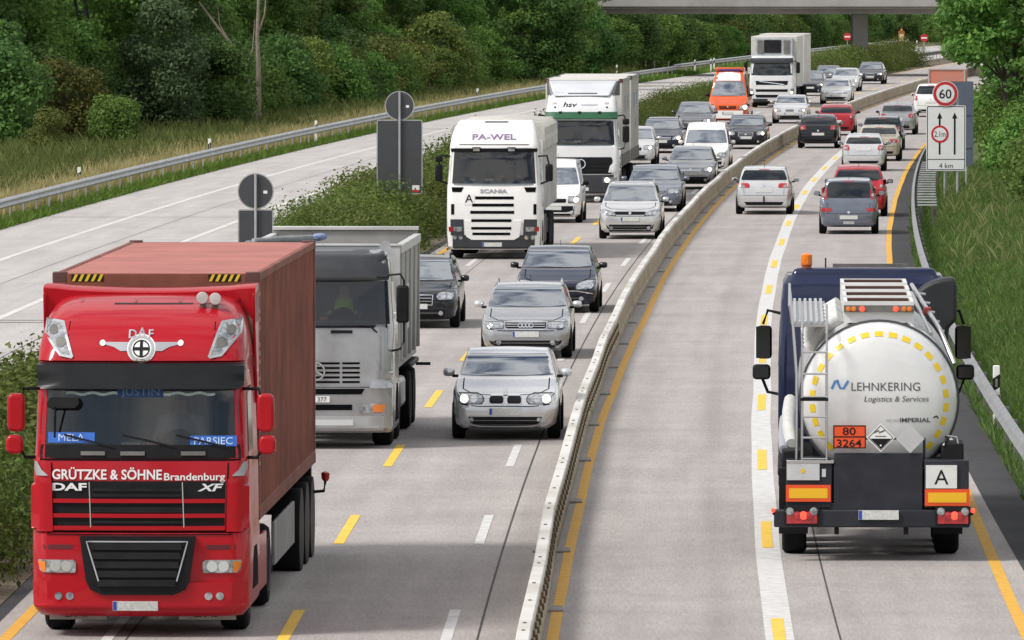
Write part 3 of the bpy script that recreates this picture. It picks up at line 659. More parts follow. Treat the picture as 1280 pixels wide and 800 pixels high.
rod('sign_post', STEEL, sg, [(SX(1197), .05, -.3), (SX(1197), .05, zc+.1)], .045); rod('sign_post', STEEL, sg, [(SX(1181), .05, -.3), (SX(1181), .05, zc)], .035)
rod('stay', STEELDK, sg, [(SX(1172), 1.2, -.3), (SX(1175), .04, SZ(208))], .02, 6)
S1 = 37.2; xs, Ds = (1195-640)/S1, FPX/S1; bz = bank_z(xs-c(Ds))
sg = empty('road_sign', (xs, Ds, bz)); tag(sg, 'blue-grey rectangular sign seen from behind, standing behind the 60 sign', 'road sign')
plate_xz(1.17, 2.82, .05, 0, CAMH-(154+40)/S1-bz, -.012, .012, 'sign_panel', BLUEBK, sg)
for x in (-.35, .35): rod('sign_post', STEEL, sg, [(x, .05, -.3), (x, .05, CAMH-(110+40)/S1-bz)], .04)
for z in (1.5, 2.6): box('brace', BLUEBK, sg, -.5, .5, -.035, -.0125, z-.03, z+.03)
# sign backs in the median
for (px, s_, zc, pw, pz0, pz1, lab) in ((319.5, 55., 2.63, .79, 1.15, 2.21, 'dark grey back of a round sign with panel, nearest in the median'), (499.5, 44.9, 3.87, 1.26, 1.42, 3.47, 'dark grey back of a round sign above a tall panel in the median')):
    D = FPX/s_; x = (px-640)/s_; sg = empty('road_sign', (x, D, 0)); tag(sg, lab, 'road sign')
    MB().lathe([(0, .40), (.02, .40)], 40, (0, 0, zc), 'y').build('round_sign_back', SIGNBACK, sg)
    v, f = ring2d(.385, .412); flat_xz(v, f, 0, zc, -.003, 'rim', STEEL, sg)
    plate_xz(pw, pz1-pz0, .05, 0, (pz0+pz1)/2, 0, .02, 'panel_back', SIGNBACK, sg); frame_xz(pw+.02, pz1-pz0+.02, .06, .03, 0, (pz0+pz1)/2, -.003, 'panel_rim', STEEL, sg)
    rod('sign_post', STEEL, sg, [(0, -.05, -.2), (0, -.05, zc+.40)], .032)
    plate_xz(.09, .07, .01, .22, zc-.02, -.006, -.003, 'sticker', WHITE, sg)
    if pw > 1: plate_xz(.20, .13, .01, pw/2-.18, pz0+.17, -.006, -.003, 'sticker', WHITE, sg); plate_xz(.20, .05, .005, pw/2-.18, pz0+.07, -.006, -.003, 'sticker', REDS, sg)
# far no-entry signs and amber unit
for (px, py, lab) in ((1059, 45.5, 'small red no-entry sign left of the bridge pier'), (1155, 47, 'small red no-entry sign right of the bridge pier')):
    s_ = 14.7; D = FPX/s_; sg = empty('road_sign', ((px-640)/s_, D, -.02)); tag(sg, lab, 'road sign'); zc = CAMH-(py+40)/s_
    MB().lathe([(0, .33), (.02, .33)], 32, (0, 0, zc), 'y').build('sign_disc', REDS, sg); box('white_bar', WHITE, sg, -.24, .24, -.005, -.001, zc-.06, zc+.06)
    rod('sign_post', STEEL, sg, [(0, .06, 0), (0, .06, zc+.3)], .035)
s_ = 14.7; sg = empty('warning_light', ((1128-640)/s_, FPX/s_+2, -.02)); tag(sg, 'amber warning unit on a post between the far signs', 'warning light')
box('housing', M('rust_orange', (.25, .10, .02), rough=.6), sg, -.27, .27, -.08, .08, 1.3, 2.35, .04); box('lamp_panel', M('cream_panel', (.62, .52, .30), rough=.5), sg, -.17, .17, -.1, -.082, 1.5, 2.1); rod('post', STEEL, sg, [(0, 0, 0), (0, 0, 1.3)], .05)
MB().lathe([(-.02, .10), (.10, .08), (.14, .02)], 12, (0, 0, 2.4), 'z').build('beacon', AMBER, sg, smooth=40)
# ================================================================== cars
def pchip(P):
    x = np.array([p[0] for p in P], float); y = np.array([p[1] for p in P], float); h = np.diff(x); d = np.diff(y)/h; m = np.zeros(len(x)); m[0], m[-1] = d[0], d[-1]
    for i in range(1, len(x)-1):
        if d[i-1]*d[i] > 0:
            w1, w2 = 2*h[i]+h[i-1], h[i]+2*h[i-1]; m[i] = (w1+w2)/(w1/d[i-1]+w2/d[i])
    def f(q):
        q = np.clip(q, x[0], x[-1]); i = np.clip(np.searchsorted(x, q)-1, 0, len(h)-1); t = (q-x[i])/h[i]
        return (2*t**3-3*t**2+1)*y[i]+(t**3-2*t**2+t)*h[i]*m[i]+(-2*t**3+3*t**2)*y[i+1]+(t**3-t**2)*h[i]*m[i+1]
    return f
KINDS = {   # cowl y, cowl z, roof-front y, roof-rear (from tail), rear z drop, glass foot (from tail), glass foot z, tail z
    'hatch': dict(cy=1.12, cz=.98, ry=1.98, rr=.72, rd=.10, gy=.22, gz=1.00, tz=.90), 'sedan': dict(cy=1.22, cz=.96, ry=2.08, rr=1.52, rd=.07, gy=.92, gz=1.02, tz=.98),
    'wagon': dict(cy=1.20, cz=.96, ry=2.04, rr=.62, rd=.06, gy=.20, gz=1.02, tz=.92), 'mpv': dict(cy=.92, cz=1.06, ry=1.80, rr=.50, rd=.06, gy=.15, gz=1.06, tz=.95),
    'van': dict(cy=.85, cz=1.12, ry=1.62, rr=.22, rd=.03, gy=.06, gz=1.05, tz=1.0), 'bigvan': dict(cy=.95, cz=1.28, ry=1.75, rr=.10, rd=.02, gy=.04, gz=1.3, tz=1.2)}
def car(name, label, px, py, paint_, kind='hatch', L=4.3, W=.88, H=1.46, away=False, nose=.70, hl=(.42, .80, .60, .74, 'slant'), lit=False, grille=(.34, .58, .70), trim=None, low=(.52, .27, .40), fog=True, plate=.44, rails=False,
        tail=(.54, .84, .78, .98), rplate=.78, rearlow=None, visor=None, dx=0., belt=None, mirror=None, badge=None, fine=False, k=None, cat='car', tumble=.30, group=None, dz=None, roofmat=None, wtop=0.):
    K_ = dict(KINDS[kind]); K_.update(k or {})
    woff = .78 if not away else .70
    D = dist(py)-woff; x = (px-640)*D/FPX; h = math.atan(dc(D))+dx
    if away: root = empty(name, (x+math.sin(h)*L, D+math.cos(h)*L, 0), -h+math.pi)
    else: root = empty(name, (x, D, 0), -h)
    tag(root, label, cat, group)
    cy, cz, ry = K_['cy'], K_['cz'], K_['ry']; rr, gy = L-K_['rr'], L-K_['gy']; zr = H-K_['rd']
    top = [(0, nose-.14), (.03, nose-.05), (.10, nose), (.35, nose+.07), (cy-.12, cz-.03), (cy, cz), (ry, H-.06), (ry+.55, H), (rr, zr), (gy, K_['gz'])]
    if kind == 'sedan': top += [(gy+.15, K_['gz']-.005), (L-.10, K_['tz']), (L-.03, K_['tz']-.10), (L, K_['tz']-.30)]
    else: top += [(L-.05, K_['tz']), (L-.01, K_['tz']-.20), (L, K_['tz']-.35)]
    zt = pchip(top); bl = belt or cz-.05
    zbf = pchip([(0, nose-.20), (.10, nose-.05), (.35, nose+.03), (cy, bl-.02), (ry, bl), (L-.6, bl+.06), (L, bl+.04)])
    wf = pchip([(0, .74*W), (.05, .85*W), (.16, .925*W), (.38, .975*W), (.8, W), (L-.8, W), (L-.3, .965*W), (L-.10, .92*W), (L-.02, .86*W), (L, .80*W)])
    z0f = pchip([(0, .30), (.05, .22), (.30, .18), (L-.4, .20), (L-.06, .26), (L, .34)])
    ys = np.unique(np.concatenate([[0, .02, .05, .09, .14, .2, .28, .38, .5, .65], np.linspace(.8, cy-.1, 4), np.linspace(cy, ry, 7), np.linspace(ry+.15, rr, 8), np.linspace(rr, gy, 6), np.linspace(gy, L-.12, 4), [L-.3, L-.2, L-.12, L-.07, L-.04, L-.02, L]]))
    ys = ys[np.concatenate([[True], np.diff(ys) > .008])]
    rings = []
    for y in ys:
        t, w_, z0 = float(zt(y)), float(wf(y)), float(z0f(y)); b_ = min(float(zbf(y)), t-.022); kk = t-b_
        w6 = w_*.93-tumble*kk
        half = [(0, z0), (.55*w_, z0), (.84*w_, z0+.01), (.955*w_, z0+.08), (w_, z0+.45*(b_-z0)), (w_*.992, b_-.12*(b_-z0)), (w_*.955, b_-.006), (w_*.93, b_+.01*min(1, kk*8)), ((w_*.93+w6)/2, b_+.5*kk), (w6+.012, b_+.88*kk), (w6-.03, b_+.965*kk), (w6*.70, t-.012*min(1, kk*4)), (w6*.35, t-.003), (0, t)]
        rings.append([(a, y, z) for a, z in half]+[(-a, y, z) for a, z in reversed(half[1:-1])])
    mb = MB().loft(rings); B = Body(mb); mb.build('body', paint_, root, smooth=38)
    near = fine
    # glazing
    t6 = W*.93-tumble*(H-.06-bl); zA, zB = cz+.035, H-.085-wtop
    B.patch('front', [(zA, -.865*W, .865*W), (zA+.05, -.885*W+.012, .885*W-.012), (zB-.05, -t6+.015, t6-.015), (zB, -t6+.055, t6-.055)], 'windscreen', GLASS, root, eps=.005, cols=12, sub=4, bulge=.055)
    if roofmat: B.patch('top', [(ry+.25, -t6+.16, t6-.16), (ry+1.2, -t6+.16, t6-.16)], 'roof_window', GLASS, root, cols=6)
    if near:
        for s_ in (-1, 1): B.strip('front', [(s_*.02+s_*.05, zA+.02), (s_*.02-s_*.4, zA+.055)], .018, 'wiper', BLACK, root, eps=.012)
    gz = K_['gz']; rw = .80*W if kind != 'sedan' else .78*W
    tr6 = W*.93-tumble*(zr-bl)-.05
    if kind not in ('van', 'bigvan') or away: B.patch('rear', [(gz+.04, -rw, rw), (gz+.09, -rw-.01, rw+.01), (zr-.09, -tr6-.02, tr6+.02), (zr-.055, -tr6+.03, tr6-.03)], 'rear_window', GLASST, root, cols=8, sub=3, bulge=.02)
    zs, ze = bl+.045, H-.125; bm = (cy+rr)/2+.22
    for side, nmr in (('right', 1), ('left', -1)):
        B.patch(side, [(zs, cy+.36, bm-.04), (ze-.08, ry-.02, bm-.04), (ze, ry+.16, bm-.04)], 'side_window', GLASSD, root, eps=.004, cols=4)
        if kind not in ('van', 'bigvan'): B.patch(side, [(zs+.01, bm+.04, min(gy-.12, rr+.12)), (ze-.08, bm+.04, rr-.06), (ze, bm+.04, rr-.2)], 'side_window', GLASSD, root, eps=.004, cols=4)
        for yw in (.80, L-.78):
            r_ = .37; rows = [(z, yw-math.sqrt(max(.0001, r_**2-(z-.31)**2)), yw+math.sqrt(max(.0001, r_**2-(z-.31)**2))) for z in (.24, .34, .44, .54, .61, .665)]
            B.patch(side, rows, 'wheel_arch', DARK, root, eps=.003, cols=6, sub=1)
        if near: B.strip(side, [(bm, .35), (bm, bl)], .012, 'door_gap', DARK, root); B.strip(side, [(cy+.32, .35), (cy+.32, bl-.03)], .012, 'door_gap', DARK, root)
        # mirror
        mx0 = nmr*(W*.93+.03); mz = bl+.045; my = cy+.52
        m_ = MB().loft([[(mx0+nmr*(dxx), my+dyy*math.cos(a)*q, mz+.07+.072*math.sin(a)*q) for a in [2*math.pi*j/10 for j in range(10)]] for dxx, q, dyy in ((.03, .5, .05), (.06, .9, .07), (.13, 1., .08), (.19, .9, .07), (.215, .5, .05))])
        mo = m_.build('wing_mirror', mirror or paint_, root, smooth=60)
        MB().box(min(mx0-nmr*.03, mx0+nmr*.07), max(mx0-nmr*.03, mx0+nmr*.07), my-.03, my+.04, mz-.015, mz+.03).build('mirror_foot', BLACK, mo)
        MB().prism([(mx0+nmr*(.12+.075*math.cos(a)), mz+.07+.055*math.sin(a)) for a in [2*math.pi*j/10 for j in range(10)]], my+.078, my+.086, 'y').build('mirror_glass', GLASS, mo)
        wheel(root, nmr*(W-.095), .80, .31, .21); wheel(root, nmr*(W-.095), L-.78, .31, .21)
        if rails: rod('roof_rail', CHROME if rails == 'chrome' else BLACK, root, [(nmr*(t6-.02), ry+.15, H-.06), (nmr*(t6-.03), ry+.3, H+.03), (nmr*(t6-.05), rr-.3, H+.02), (nmr*(t6-.06), rr-.1, zr-.03)], .018, 6)
    # front
    xi, xo, zl, zh, st = hl; wd = xo-xi; zm = (zl+zh)/2
    xi, xo = xi*W/.88, xo*W/.88
    rows = {'slant': [(zl, xi, xi+.50*wd), (zl+.3*(zh-zl), xi-.01, xi+.85*wd), (zm+.1*(zh-zl), xi+.08*wd, xo), (zh-.02, xi+.42*wd, xo), (zh, xi+.62*wd, xo-.02)],
            'rect': [(zl, xi+.015, xo-.06), (zl+.02, xi, xo-.02), (zh-.02, xi, xo), (zh, xi+.02, xo-.01)],
            'eye': [(zl, xi+.08*wd, xo-.25*wd), (zl+.3*(zh-zl), xi, xo-.06*wd), (zm, xi, xo), (zh-.25*(zh-zl), xi+.05*wd, xo), (zh, xi+.25*wd, xo-.1*wd)]}[st]
    hp = B.mirror('front', rows, 'headlamp', LENS, root, eps=.010, cols=6, sub=2)
    cx_ = (xi+xo)/2; B.mirror('front', [(zm+(z-zm)*1.16, cx_+(a-cx_)*1.07, cx_+(b-cx_)*1.05) for z, a, b in rows], 'lamp_seal', BLACK, root, eps=.004, cols=6, sub=2)
    if not away:
        for s_, o_ in ((1, hp[0]), (-1, hp[1])):
            for f_, rr_ in ((.34, .36), (.68, .42)):
                B.disc('front', s_*(xi+f_*wd), zm-.004, rr_*(zh-zl), 'projector', (LENSLIT if lit and f_ > .5 else CHROME), o_, eps=.013, n=6)
    if grille:
        gw, g0, g1 = grille; go = B.patch('front', [(g0, -gw*.9, gw*.9), (g0+.03, -gw, gw), (g1-.015, -gw, gw), (g1, -gw*.96, gw*.96)], 'grille', BLACK, root, eps=.008, cols=10, sub=2)
        for j in range(1, 3): B.strip('front', [(-gw*.95, g0+(g1-g0)*j/3), (gw*.95, g0+(g1-g0)*j/3)], .012, 'grille_bar', trim or BLACK, go, eps=.016)
    if trim: B.strip('front', [(-grille[0], grille[1]-.012), (-grille[0]-.012, grille[2]), (grille[0]+.012, grille[2]), (grille[0], grille[1]-.012), (-grille[0], grille[1]-.012)], .022, 'grille_frame', trim, root, eps=.012)
    if low:
        lw, l0, l1 = low; lo = B.patch('front', [(l0, -lw*.86, lw*.86), (l0+.03, -lw*.95, lw*.95), (l1, -lw, lw)], 'lower_intake', BLACK, root, eps=.008, cols=10, sub=2)
        if fine: B.strip('front', [(-lw*.9, (l0+l1)/2), (lw*.9, (l0+l1)/2)], .014, 'intake_bar', STEELDK, lo, eps=.014)
    B.patch('front', [(.21, -.70*W, .70*W), (.235, -.80*W, .80*W), (.262, -.84*W, .84*W)], 'bumper_foot_shade', BLACK, root, eps=.010, cols=10, sub=1)  # black strip: shadow along the bumper's bottom edge, done as colour
    if fog:
        for s_ in (-1, 1): B.disc('front', s_*.60*W, .33, .05, 'fog_lamp', LENS, root, eps=.014, n=6)
    if near:
        hs = [(-.80*W, cy-.02), (-.80*W, .5), (-.62*W, .22), (0, .12), (.62*W, .22), (.80*W, .5), (.80*W, cy-.02)]; B.strip('top', hs, .020, 'bonnet_gap', DARK, root, eps=.003)
        B.strip('front', [(-.93*W, nose-.115), (-.5*W, nose-.16), (.5*W, nose-.16), (.93*W, nose-.115)], .014, 'bumper_gap', DARK, root, eps=.004)
    if badge:
        bm_, bz = badge
        if bm_ == 'rings':
            for q in (-.105, -.035, .035, .105):
                v, f = ring2d(.036, .050, 20); B.flat('front', v, f, q, bz, 'badge_ring', CHROME, root, eps=.02)
        else: B.disc('front', 0, bz, .042, 'badge', bm_, root, eps=.022, n=6)
    if not away:
        pl = B.patch('front', [(plate, -.26, .26), (plate+.11, -.26, .26)], 'number_plate', PLATE, root, eps=.022, cols=6, sub=2)
        B.patch('front', [(plate+.005, -.255, -.215), (plate+.105, -.255, -.215)], 'plate_band', PLATEBLUE, pl, eps=.025, cols=1, sub=1)
    # rear
    xi, xo, zl, zh = tail; xi, xo = xi*W/.88, xo*W/.88
    tl = B.mirror('rear', [(zl, xi+.02, xo-.02), (zl+.05, xi, xo), (zh-.05, xi+.015, xo+.005), (zh, xi+.06, xo-.01)], 'tail_lamp', TAIL, root, eps=.008, cols=5, sub=2)
    if away:
        for s_, o_ in ((1, tl[0]), (-1, tl[1])):
            B.disc('rear', s_*(xi+xo)/2, zl+.35*(zh-zl), min(.05, .3*(xo-xi)), 'reversing_lamp', LENS, o_, eps=.012, n=6)
        B.patch('rear', [(rplate, -.26, .26), (rplate+.11, -.26, .26)], 'number_plate', PLATE, root, eps=.014, cols=4, sub=2)
        lowm = rearlow or BLACK
        B.patch('rear', [(.30, -.62*W, .62*W), (.40, -.70*W, .70*W)], 'rear_bumper_insert', lowm, root, eps=.006, cols=6)
        B.strip('rear', [(-.86*W, .60), (.86*W, .60)], .010, 'bumper_gap', DARK, root, eps=.004)
        B.strip('rear', [(-.70*W, .63), (-.74*W, gz-.02), (-.70*W, gz+.01)], .010, 'tailgate_gap', DARK, root, eps=.004); B.strip('rear', [(.70*W, .63), (.74*W, gz-.02), (.70*W, gz+.01)], .010, 'tailgate_gap', DARK, root, eps=.004)
        if kind != 'sedan': B.strip('rear', [(.02, gz+.055), (-.38, gz+.085)], .02, 'rear_wiper', BLACK, root, eps=.016)
        B.strip('rear', [(-.16, zr-.035), (.16, zr-.035)], .02, 'brake_lamp', TAIL, root, eps=.008)
        B.disc('rear', 0, rplate+.2 if rplate < .75 else rplate-.1, .04, 'badge', CHROME, root, eps=.01, n=6)
    rod('aerial', BLACK, root, [(0, rr-.25, zr+.0), (0, rr-.12, zr+.16)], .006, 5)
    return root, B
SILV = paint('silver', (.70, .71, .73), metal=.6, dirt=.06); SILV2 = paint('light_silver', (.66, .665, .67), metal=.5, dirt=.05); GREYS = paint('mid_grey', (.25, .255, .27), metal=.45); DGREY = paint('dark_grey', (.075, .078, .088), metal=.35)
BLK = paint('black', (.010, .011, .015)); NAVY = paint('navy', (.012, .014, .035), metal=.1); CARW = paint('white', (.76, .76, .75), dirt=.05); GBLUE = paint('grey_blue', (.17, .19, .235), metal=.45); REDC = paint('car_red', (.36, .012, .022)); BEIGE = paint('champagne', (.50, .455, .36), metal=.35); STEELB = paint('steel_grey', (.40, .41, .43), metal=.6)
# oncoming
_, B = car('car', 'small silver hatchback with lit headlights and twin oval grille, nearest oncoming car', 631.5, 548, SILV, 'hatch', 4.24, .875, 1.43, nose=.72, hl=(.36, .82, .605, .765, 'eye'), lit=True, grille=None, low=(.60, .27, .39), plate=.42, fine=True, badge=(CHROME, .79), fog=False)
for s_ in (-1, 1):
    gk = B.patch('front', [(.60, s_*.145-.09, s_*.145+.09), (.625, s_*.145-.115, s_*.145+.115), (.70, s_*.145-.115, s_*.145+.115), (.735, s_*.145-.10, s_*.145+.10)], 'kidney_grille', BLACK, _, eps=.012, cols=6)
    B.strip('front', [(s_*.145-.115, .615), (s_*.145-.115, .71), (s_*.145-.09, .74), (s_*.145+.09, .74), (s_*.145+.115, .71), (s_*.145+.115, .615), (s_*.145+.09, .595), (s_*.145-.09, .595), (s_*.145-.115, .615)], .016, 'grille_frame', CHROME, gk, eps=.018)
    B.strip('front', [(s_*.78, .44), (s_*.66, .27), (s_*.4, .235), (0, .23)], .022, 'bumper_lip', SILV, _, eps=.02)
    B.disc('front', s_*.55, .345, .035, 'fog_lamp', LENS, _, eps=.016, n=6)
_, B = car('car', 'grey estate car with four-ring badge and roof rails behind the silver hatchback', 657, 447, GREYS if False else STEELB, 'wagon', 4.55, .885, 1.44, nose=.72, hl=(.44, .82, .61, .735, 'rect'), grille=(.40, .605, .735), trim=CHROME, low=(.72, .27, .37), plate=.44, rails='chrome', fine=True, badge=('rings', .672), mirror=SILV)
_, B = car('car', 'black saloon with large slanted headlights behind the grey estate', 696, 390, NAVY, 'sedan', 4.7, .91, 1.45, nose=.68, hl=(.42, .86, .54, .74, 'slant'), grille=(.40, .50, .60), low=(.60, .26, .42), plate=.42, fine=True, badge=(CHROME, .64), mirror=BLK)
B.strip('front', [(-.80, .44), (-.45, .50), (.45, .50), (.80, .44)], .02, 'chrome_strip', CHROME, _, eps=.014)
_, B = car('car', 'black estate car half hidden behind the silver tipper truck', 519, 409, BLK, 'wagon', 4.75, .91, 1.50, nose=.76, hl=(.44, .86, .62, .78, 'eye'), grille=(.36, .52, .72), trim=CHROME, low=(.66, .27, .40), plate=.42, fine=True, rails='black')
_, B = car('car', 'silver compact people carrier with roof window in the middle of the queue', 787.5, 298, SILV2, 'mpv', 4.2, .885, 1.60, nose=.82, hl=(.42, .83, .68, .83, 'slant'), grille=(.44, .70, .79), low=(.68, .28, .42), plate=.52, fine=True, badge=(CHROME, .745), rails='chrome', roofmat=True, k=dict(cz=1.04))
car('car', 'blue-grey saloon just behind the silver people carrier', 817, 264, GBLUE, 'sedan', 4.6, .90, 1.45, hl=(.44, .84, .58, .72, 'rect'), grille=(.36, .58, .69), trim=CHROME, badge=(CHROME, .635))
car('car', 'light grey small hatchback with dark lower bumper in the fast lane', 863, 236, STEELB, 'hatch', 4.0, .865, 1.49, nose=.76, hl=(.42, .80, .62, .79, 'slant'), lit=True, grille=(.36, .62, .68), trim=CHROME, low=(.70, .26, .44), plate=.50, badge=(CHROME, .70))
car('van', 'white delivery van with black bumper between the two white trucks', 691, 278, CARW, 'van', 4.4, .86, 1.90, tumble=.17, wtop=.16, k=dict(ry=1.48), nose=.84, hl=(.48, .82, .62, .80, 'rect'), lit=True, grille=(.40, .62, .74), low=(.82, .24, .52), plate=.40, fog=False, mirror=BLACK, cat='van')
car('van', 'white high-roof compact van with tinted windscreen', 882, 217, CARW, 'van', 4.3, .885, 1.92, tumble=.15, wtop=.20, k=dict(ry=1.42), nose=.86, hl=(.44, .82, .64, .80, 'eye'), grille=(.38, .62, .74), low=(.72, .26, .48), plate=.46, cat='van')
car('car', 'silver car half hidden behind the tall white box truck', 791, 206, SILV2, 'hatch', 4.2, .875, 1.50, hl=(.42, .80, .62, .77, 'eye'), lit=True)
car('car', 'dark blue estate car beside the rear of the box truck', 826, 191, NAVY, 'wagon', 4.75, .885, 1.48, nose=.72, hl=(.48, .85, .56, .74, 'slant'), lit=True, grille=(.40, .58, .66), trim=CHROME, low=(.6, .25, .40), rails='black')
car('car', 'dark grey car behind the dark blue estate', 866, 168, DGREY, 'sedan', 4.7, .90, 1.50, hl=(.46, .84, .60, .73, 'rect'), lit=True, grille=(.42, .58, .70), trim=CHROME)
car('car', 'black saloon with slanted lamps behind the white compact van', 932, 186, BLK, 'sedan', 4.48, .885, 1.45, nose=.74, hl=(.46, .84, .60, .76, 'eye'), lit=True, grille=(.30, .56, .71), trim=CHROME, low=(.62, .26, .40), badge=(CHROME, .64))
car('car', 'silver hatchback with small oval grilles in front of the far white truck', 987, 154, SILV2, 'hatch', 4.26, .875, 1.41, hl=(.44, .82, .60, .73, 'eye'), lit=True, grille=(.20, .60, .70), trim=CHROME, low=(.62, .27, .40))
car('car', 'white hatchback behind the red car at the barrier bend', 1044, 130, CARW, 'hatch', 4.3, .88, 1.44, hl=(.44, .84, .62, .76, 'slant'), grille=(.36, .60, .66), trim=CHROME, low=(.60, .28, .42))
car('car', 'silver estate car partly behind the white hatchback', 1055.5, 114, SILV, 'wagon', 4.6, .88, 1.46, hl=(.44, .84, .62, .74, 'rect'), lit=True, grille=(.38, .60, .70))
car('car', 'black saloon with big grille, farthest oncoming car near the pier', 1087, 105, BLK, 'sedan', 4.8, .90, 1.46, hl=(.46, .84, .62, .75, 'eye'), lit=True, grille=(.28, .40, .72), trim=CHROME)
car('car', 'dark blue car peeping out behind the far white truck', 1012, 119.5, NAVY, 'hatch', 4.2, .875, 1.50, hl=(.44, .82, .60, .74, 'eye'), lit=True)
car('car', 'black car roof showing left of the farthest silver estate', 1033, 110, BLK, 'sedan', 4.6, .88, 1.45)
# leaving
_, B = car('car', 'silver estate car with red tail lamps alone in the left lane behind the barrier', 955, 267.5, SILV2, 'wagon', 4.7, .88, 1.50, away=True, tail=(.44, .86, .84, .99), rplate=.70, k=dict(gz=1.04), mirror=SILV2)
B.strip('rear', [(0, .38), (0, .58)], .05, 'tow_bar', BLACK, _, eps=.04)
_, B = car('car', 'blue-grey small people carrier directly ahead of the tanker', 1061, 292, GBLUE, 'mpv', 4.05, .85, 1.62, away=True, tail=(.64, .82, 1.02, 1.36), rplate=.44, k=dict(gz=1.02, gy=.12, rr=.30), rearlow=GBLUE)
B.mirror('rear', [(.66, .52, .80), (.76, .50, .80)], 'rear_reflector', TAIL, _, eps=.012); B.strip('rear', [(-.16, .34), (.16, .34)], .08, 'tow_hook', CHROME, _, eps=.03)
_, B = car('car', 'red car hidden behind the blue-grey people carrier', 1073, 270, REDC, 'hatch', 4.2, .885, 1.60, away=True, tail=(.56, .86, .84, 1.16), rplate=.50, mirror=BLK, k=dict(gz=1.08))
B.strip('rear', [(.50, 1.20), (.82, 1.14)], .04, 'chrome_strip', CHROME, _, eps=.014)
car('car', 'small silver hatchback with rounded tail ahead of the red car', 1079.5, 213.5, SILV2, 'hatch', 3.85, .83, 1.43, away=True, tail=(.56, .80, .80, 1.0), rplate=.78, group=None, tumble=.36)
car('car', 'champagne saloon ahead of the small silver hatchback', 1098, 201, BEIGE, 'sedan', 4.6, .88, 1.43, away=True, tail=(.40, .84, .74, .88), rplate=.60)
car('car', 'dark blue estate car partly behind the champagne saloon', 1102.5, 187.5, NAVY, 'wagon', 4.6, .89, 1.45, away=True, tail=(.56, .86, .80, .98), rplate=.62)
car('car', 'silver saloon with dark lower bumper ahead of the dark blue estate', 1121, 168, STEELB, 'sedan', 4.65, .885, 1.45, away=True, tail=(.52, .86, .80, .98), rplate=.66, rearlow=BLACK)
car('car', 'white off-road car beside the speed sign', 1163, 146, CARW, 'wagon', 4.5, .91, 1.72, away=True, tail=(.66, .86, .86, 1.12), rplate=.72, k=dict(gz=1.15, cz=1.05), nose=.85)
car('car', 'black hatchback with red lamps close to the barrier', 1022.5, 185, BLK, 'hatch', 4.15, .87, 1.45, away=True, tail=(.52, .84, .80, .98), rplate=.56, k=dict(gz=1.02))
car('car', 'red hatchback in front of the black hatchback at the barrier', 1045, 169, REDC, 'hatch', 4.1, .86, 1.45, away=True, tail=(.58, .84, .80, .98), rplate=.60)
# ================================================================== lorries
def cab_loft(levels, rc=.22, nc=6, bulge=.05, nside=3):
    """levels: [(z, y_front, y_rear, half_width)] bottom to top; plan outline with rounded front corners"""
    rings = []
    for (z, yf, yr, hw, *r_) in levels:
        rc_ = rc; rc = r_[0] if r_ else rc
        P = [(hw, yr)]
        for k in range(1, nside): P.append((hw, yr+(yf+rc-yr)*k/nside))
        for k in range(nc+1):
            a = math.pi/2*k/nc; P.append((hw-rc*.85*(1-math.cos(a)), yf+rc*(1-math.sin(a))+bulge))
        n = 5; x1 = P[-1][0]
        for k in range(1, n): x = x1*(1-2*k/n); P.append((x, yf+bulge*(x/x1)**2))
        P += [(-x, y) for (x, y) in reversed(P[:2*1+nside-2+nc+1])] if False else []
        L_ = P[:nside+nc+1]; P = L_+P[nside+nc+1:]+[(-x, y) for (x, y) in reversed(L_)]
        rings.append([(x, y, z) for x, y in P]); rc = rc_
    return MB().loft(rings)
def lorry_root(name, label, px, py, woff, cat='truck', away=False, group=None):
    D = dist(py)-woff; x = (px-640)*D/FPX; h = math.atan(dc(D))
    r = empty(name, (x, D, 0), -h); tag(r, label, cat, group); return r, D
def sub_root(base, name, label, cat, y=0., z=0.):
    h = -base.rotation_euler.z; p = base.location
    r = empty(name, (p.x+math.sin(h)*y, p.y+math.cos(h)*y, z), -h); tag(r, label, cat); return r
def px_to(D, pxc): return (lambda px: (px-pxc)*D/FPX), (lambda py: CAMH-(py+40)*D/FPX)
def truck_wheels(root, axles, x=1.02, r=.50, dual=False, rim=None):
    for y in axles:
        for s_ in (-1, 1): wheel(root, s_*(x if not dual else x-.12), y, r, .32 if not dual else .56, rim or M('steel_rim', (.30, .30, .31), rough=.5, metal=.5))
def mirror_pair(root, mat, x, y, z, w_=.2, h_=.42, small=True, arm=BLACK):
    for s_ in (-1, 1):
        m = MB().prism([(s_*(x+a), b) for a, b in [(q[0], q[1]+z) for q in rrect(w_, h_, .07)]], y-.06, y+.07, 'y').build('mirror', mat, root, bevel=.035, seg=3)
        MB().prism([(s_*(x+a), b) for a, b in [(q[0]*.82, q[1]*.9+z) for q in rrect(w_, h_, .05)]], y+.071, y+.075, 'y').build('mirror_glass', GLASS, m)
        if small:
            m2 = MB().prism([(s_*(x+.02+a), b) for a, b in [(q[0], q[1]+z-h_/2-.15) for q in rrect(w_*.98, .22, .07)]], y-.06, y+.07, 'y').build('wide_angle_mirror', mat, root, bevel=.035, seg=3)
        rod('mirror_arm', arm, root, [(s_*(x-.42), y+.16, z+h_*.62), (s_*(x-.08), y+.05, z+h_*.62), (s_*(x-.05), y+.02, z+h_*.3)], .022, 6)
        rod('mirror_arm', arm, root, [(s_*(x-.42), y+.16, z-h_/2-.30), (s_*(x-.1), y+.05, z-h_/2-.30), (s_*(x-.02), y+.02, z-h_/2-.16)], .022, 6)
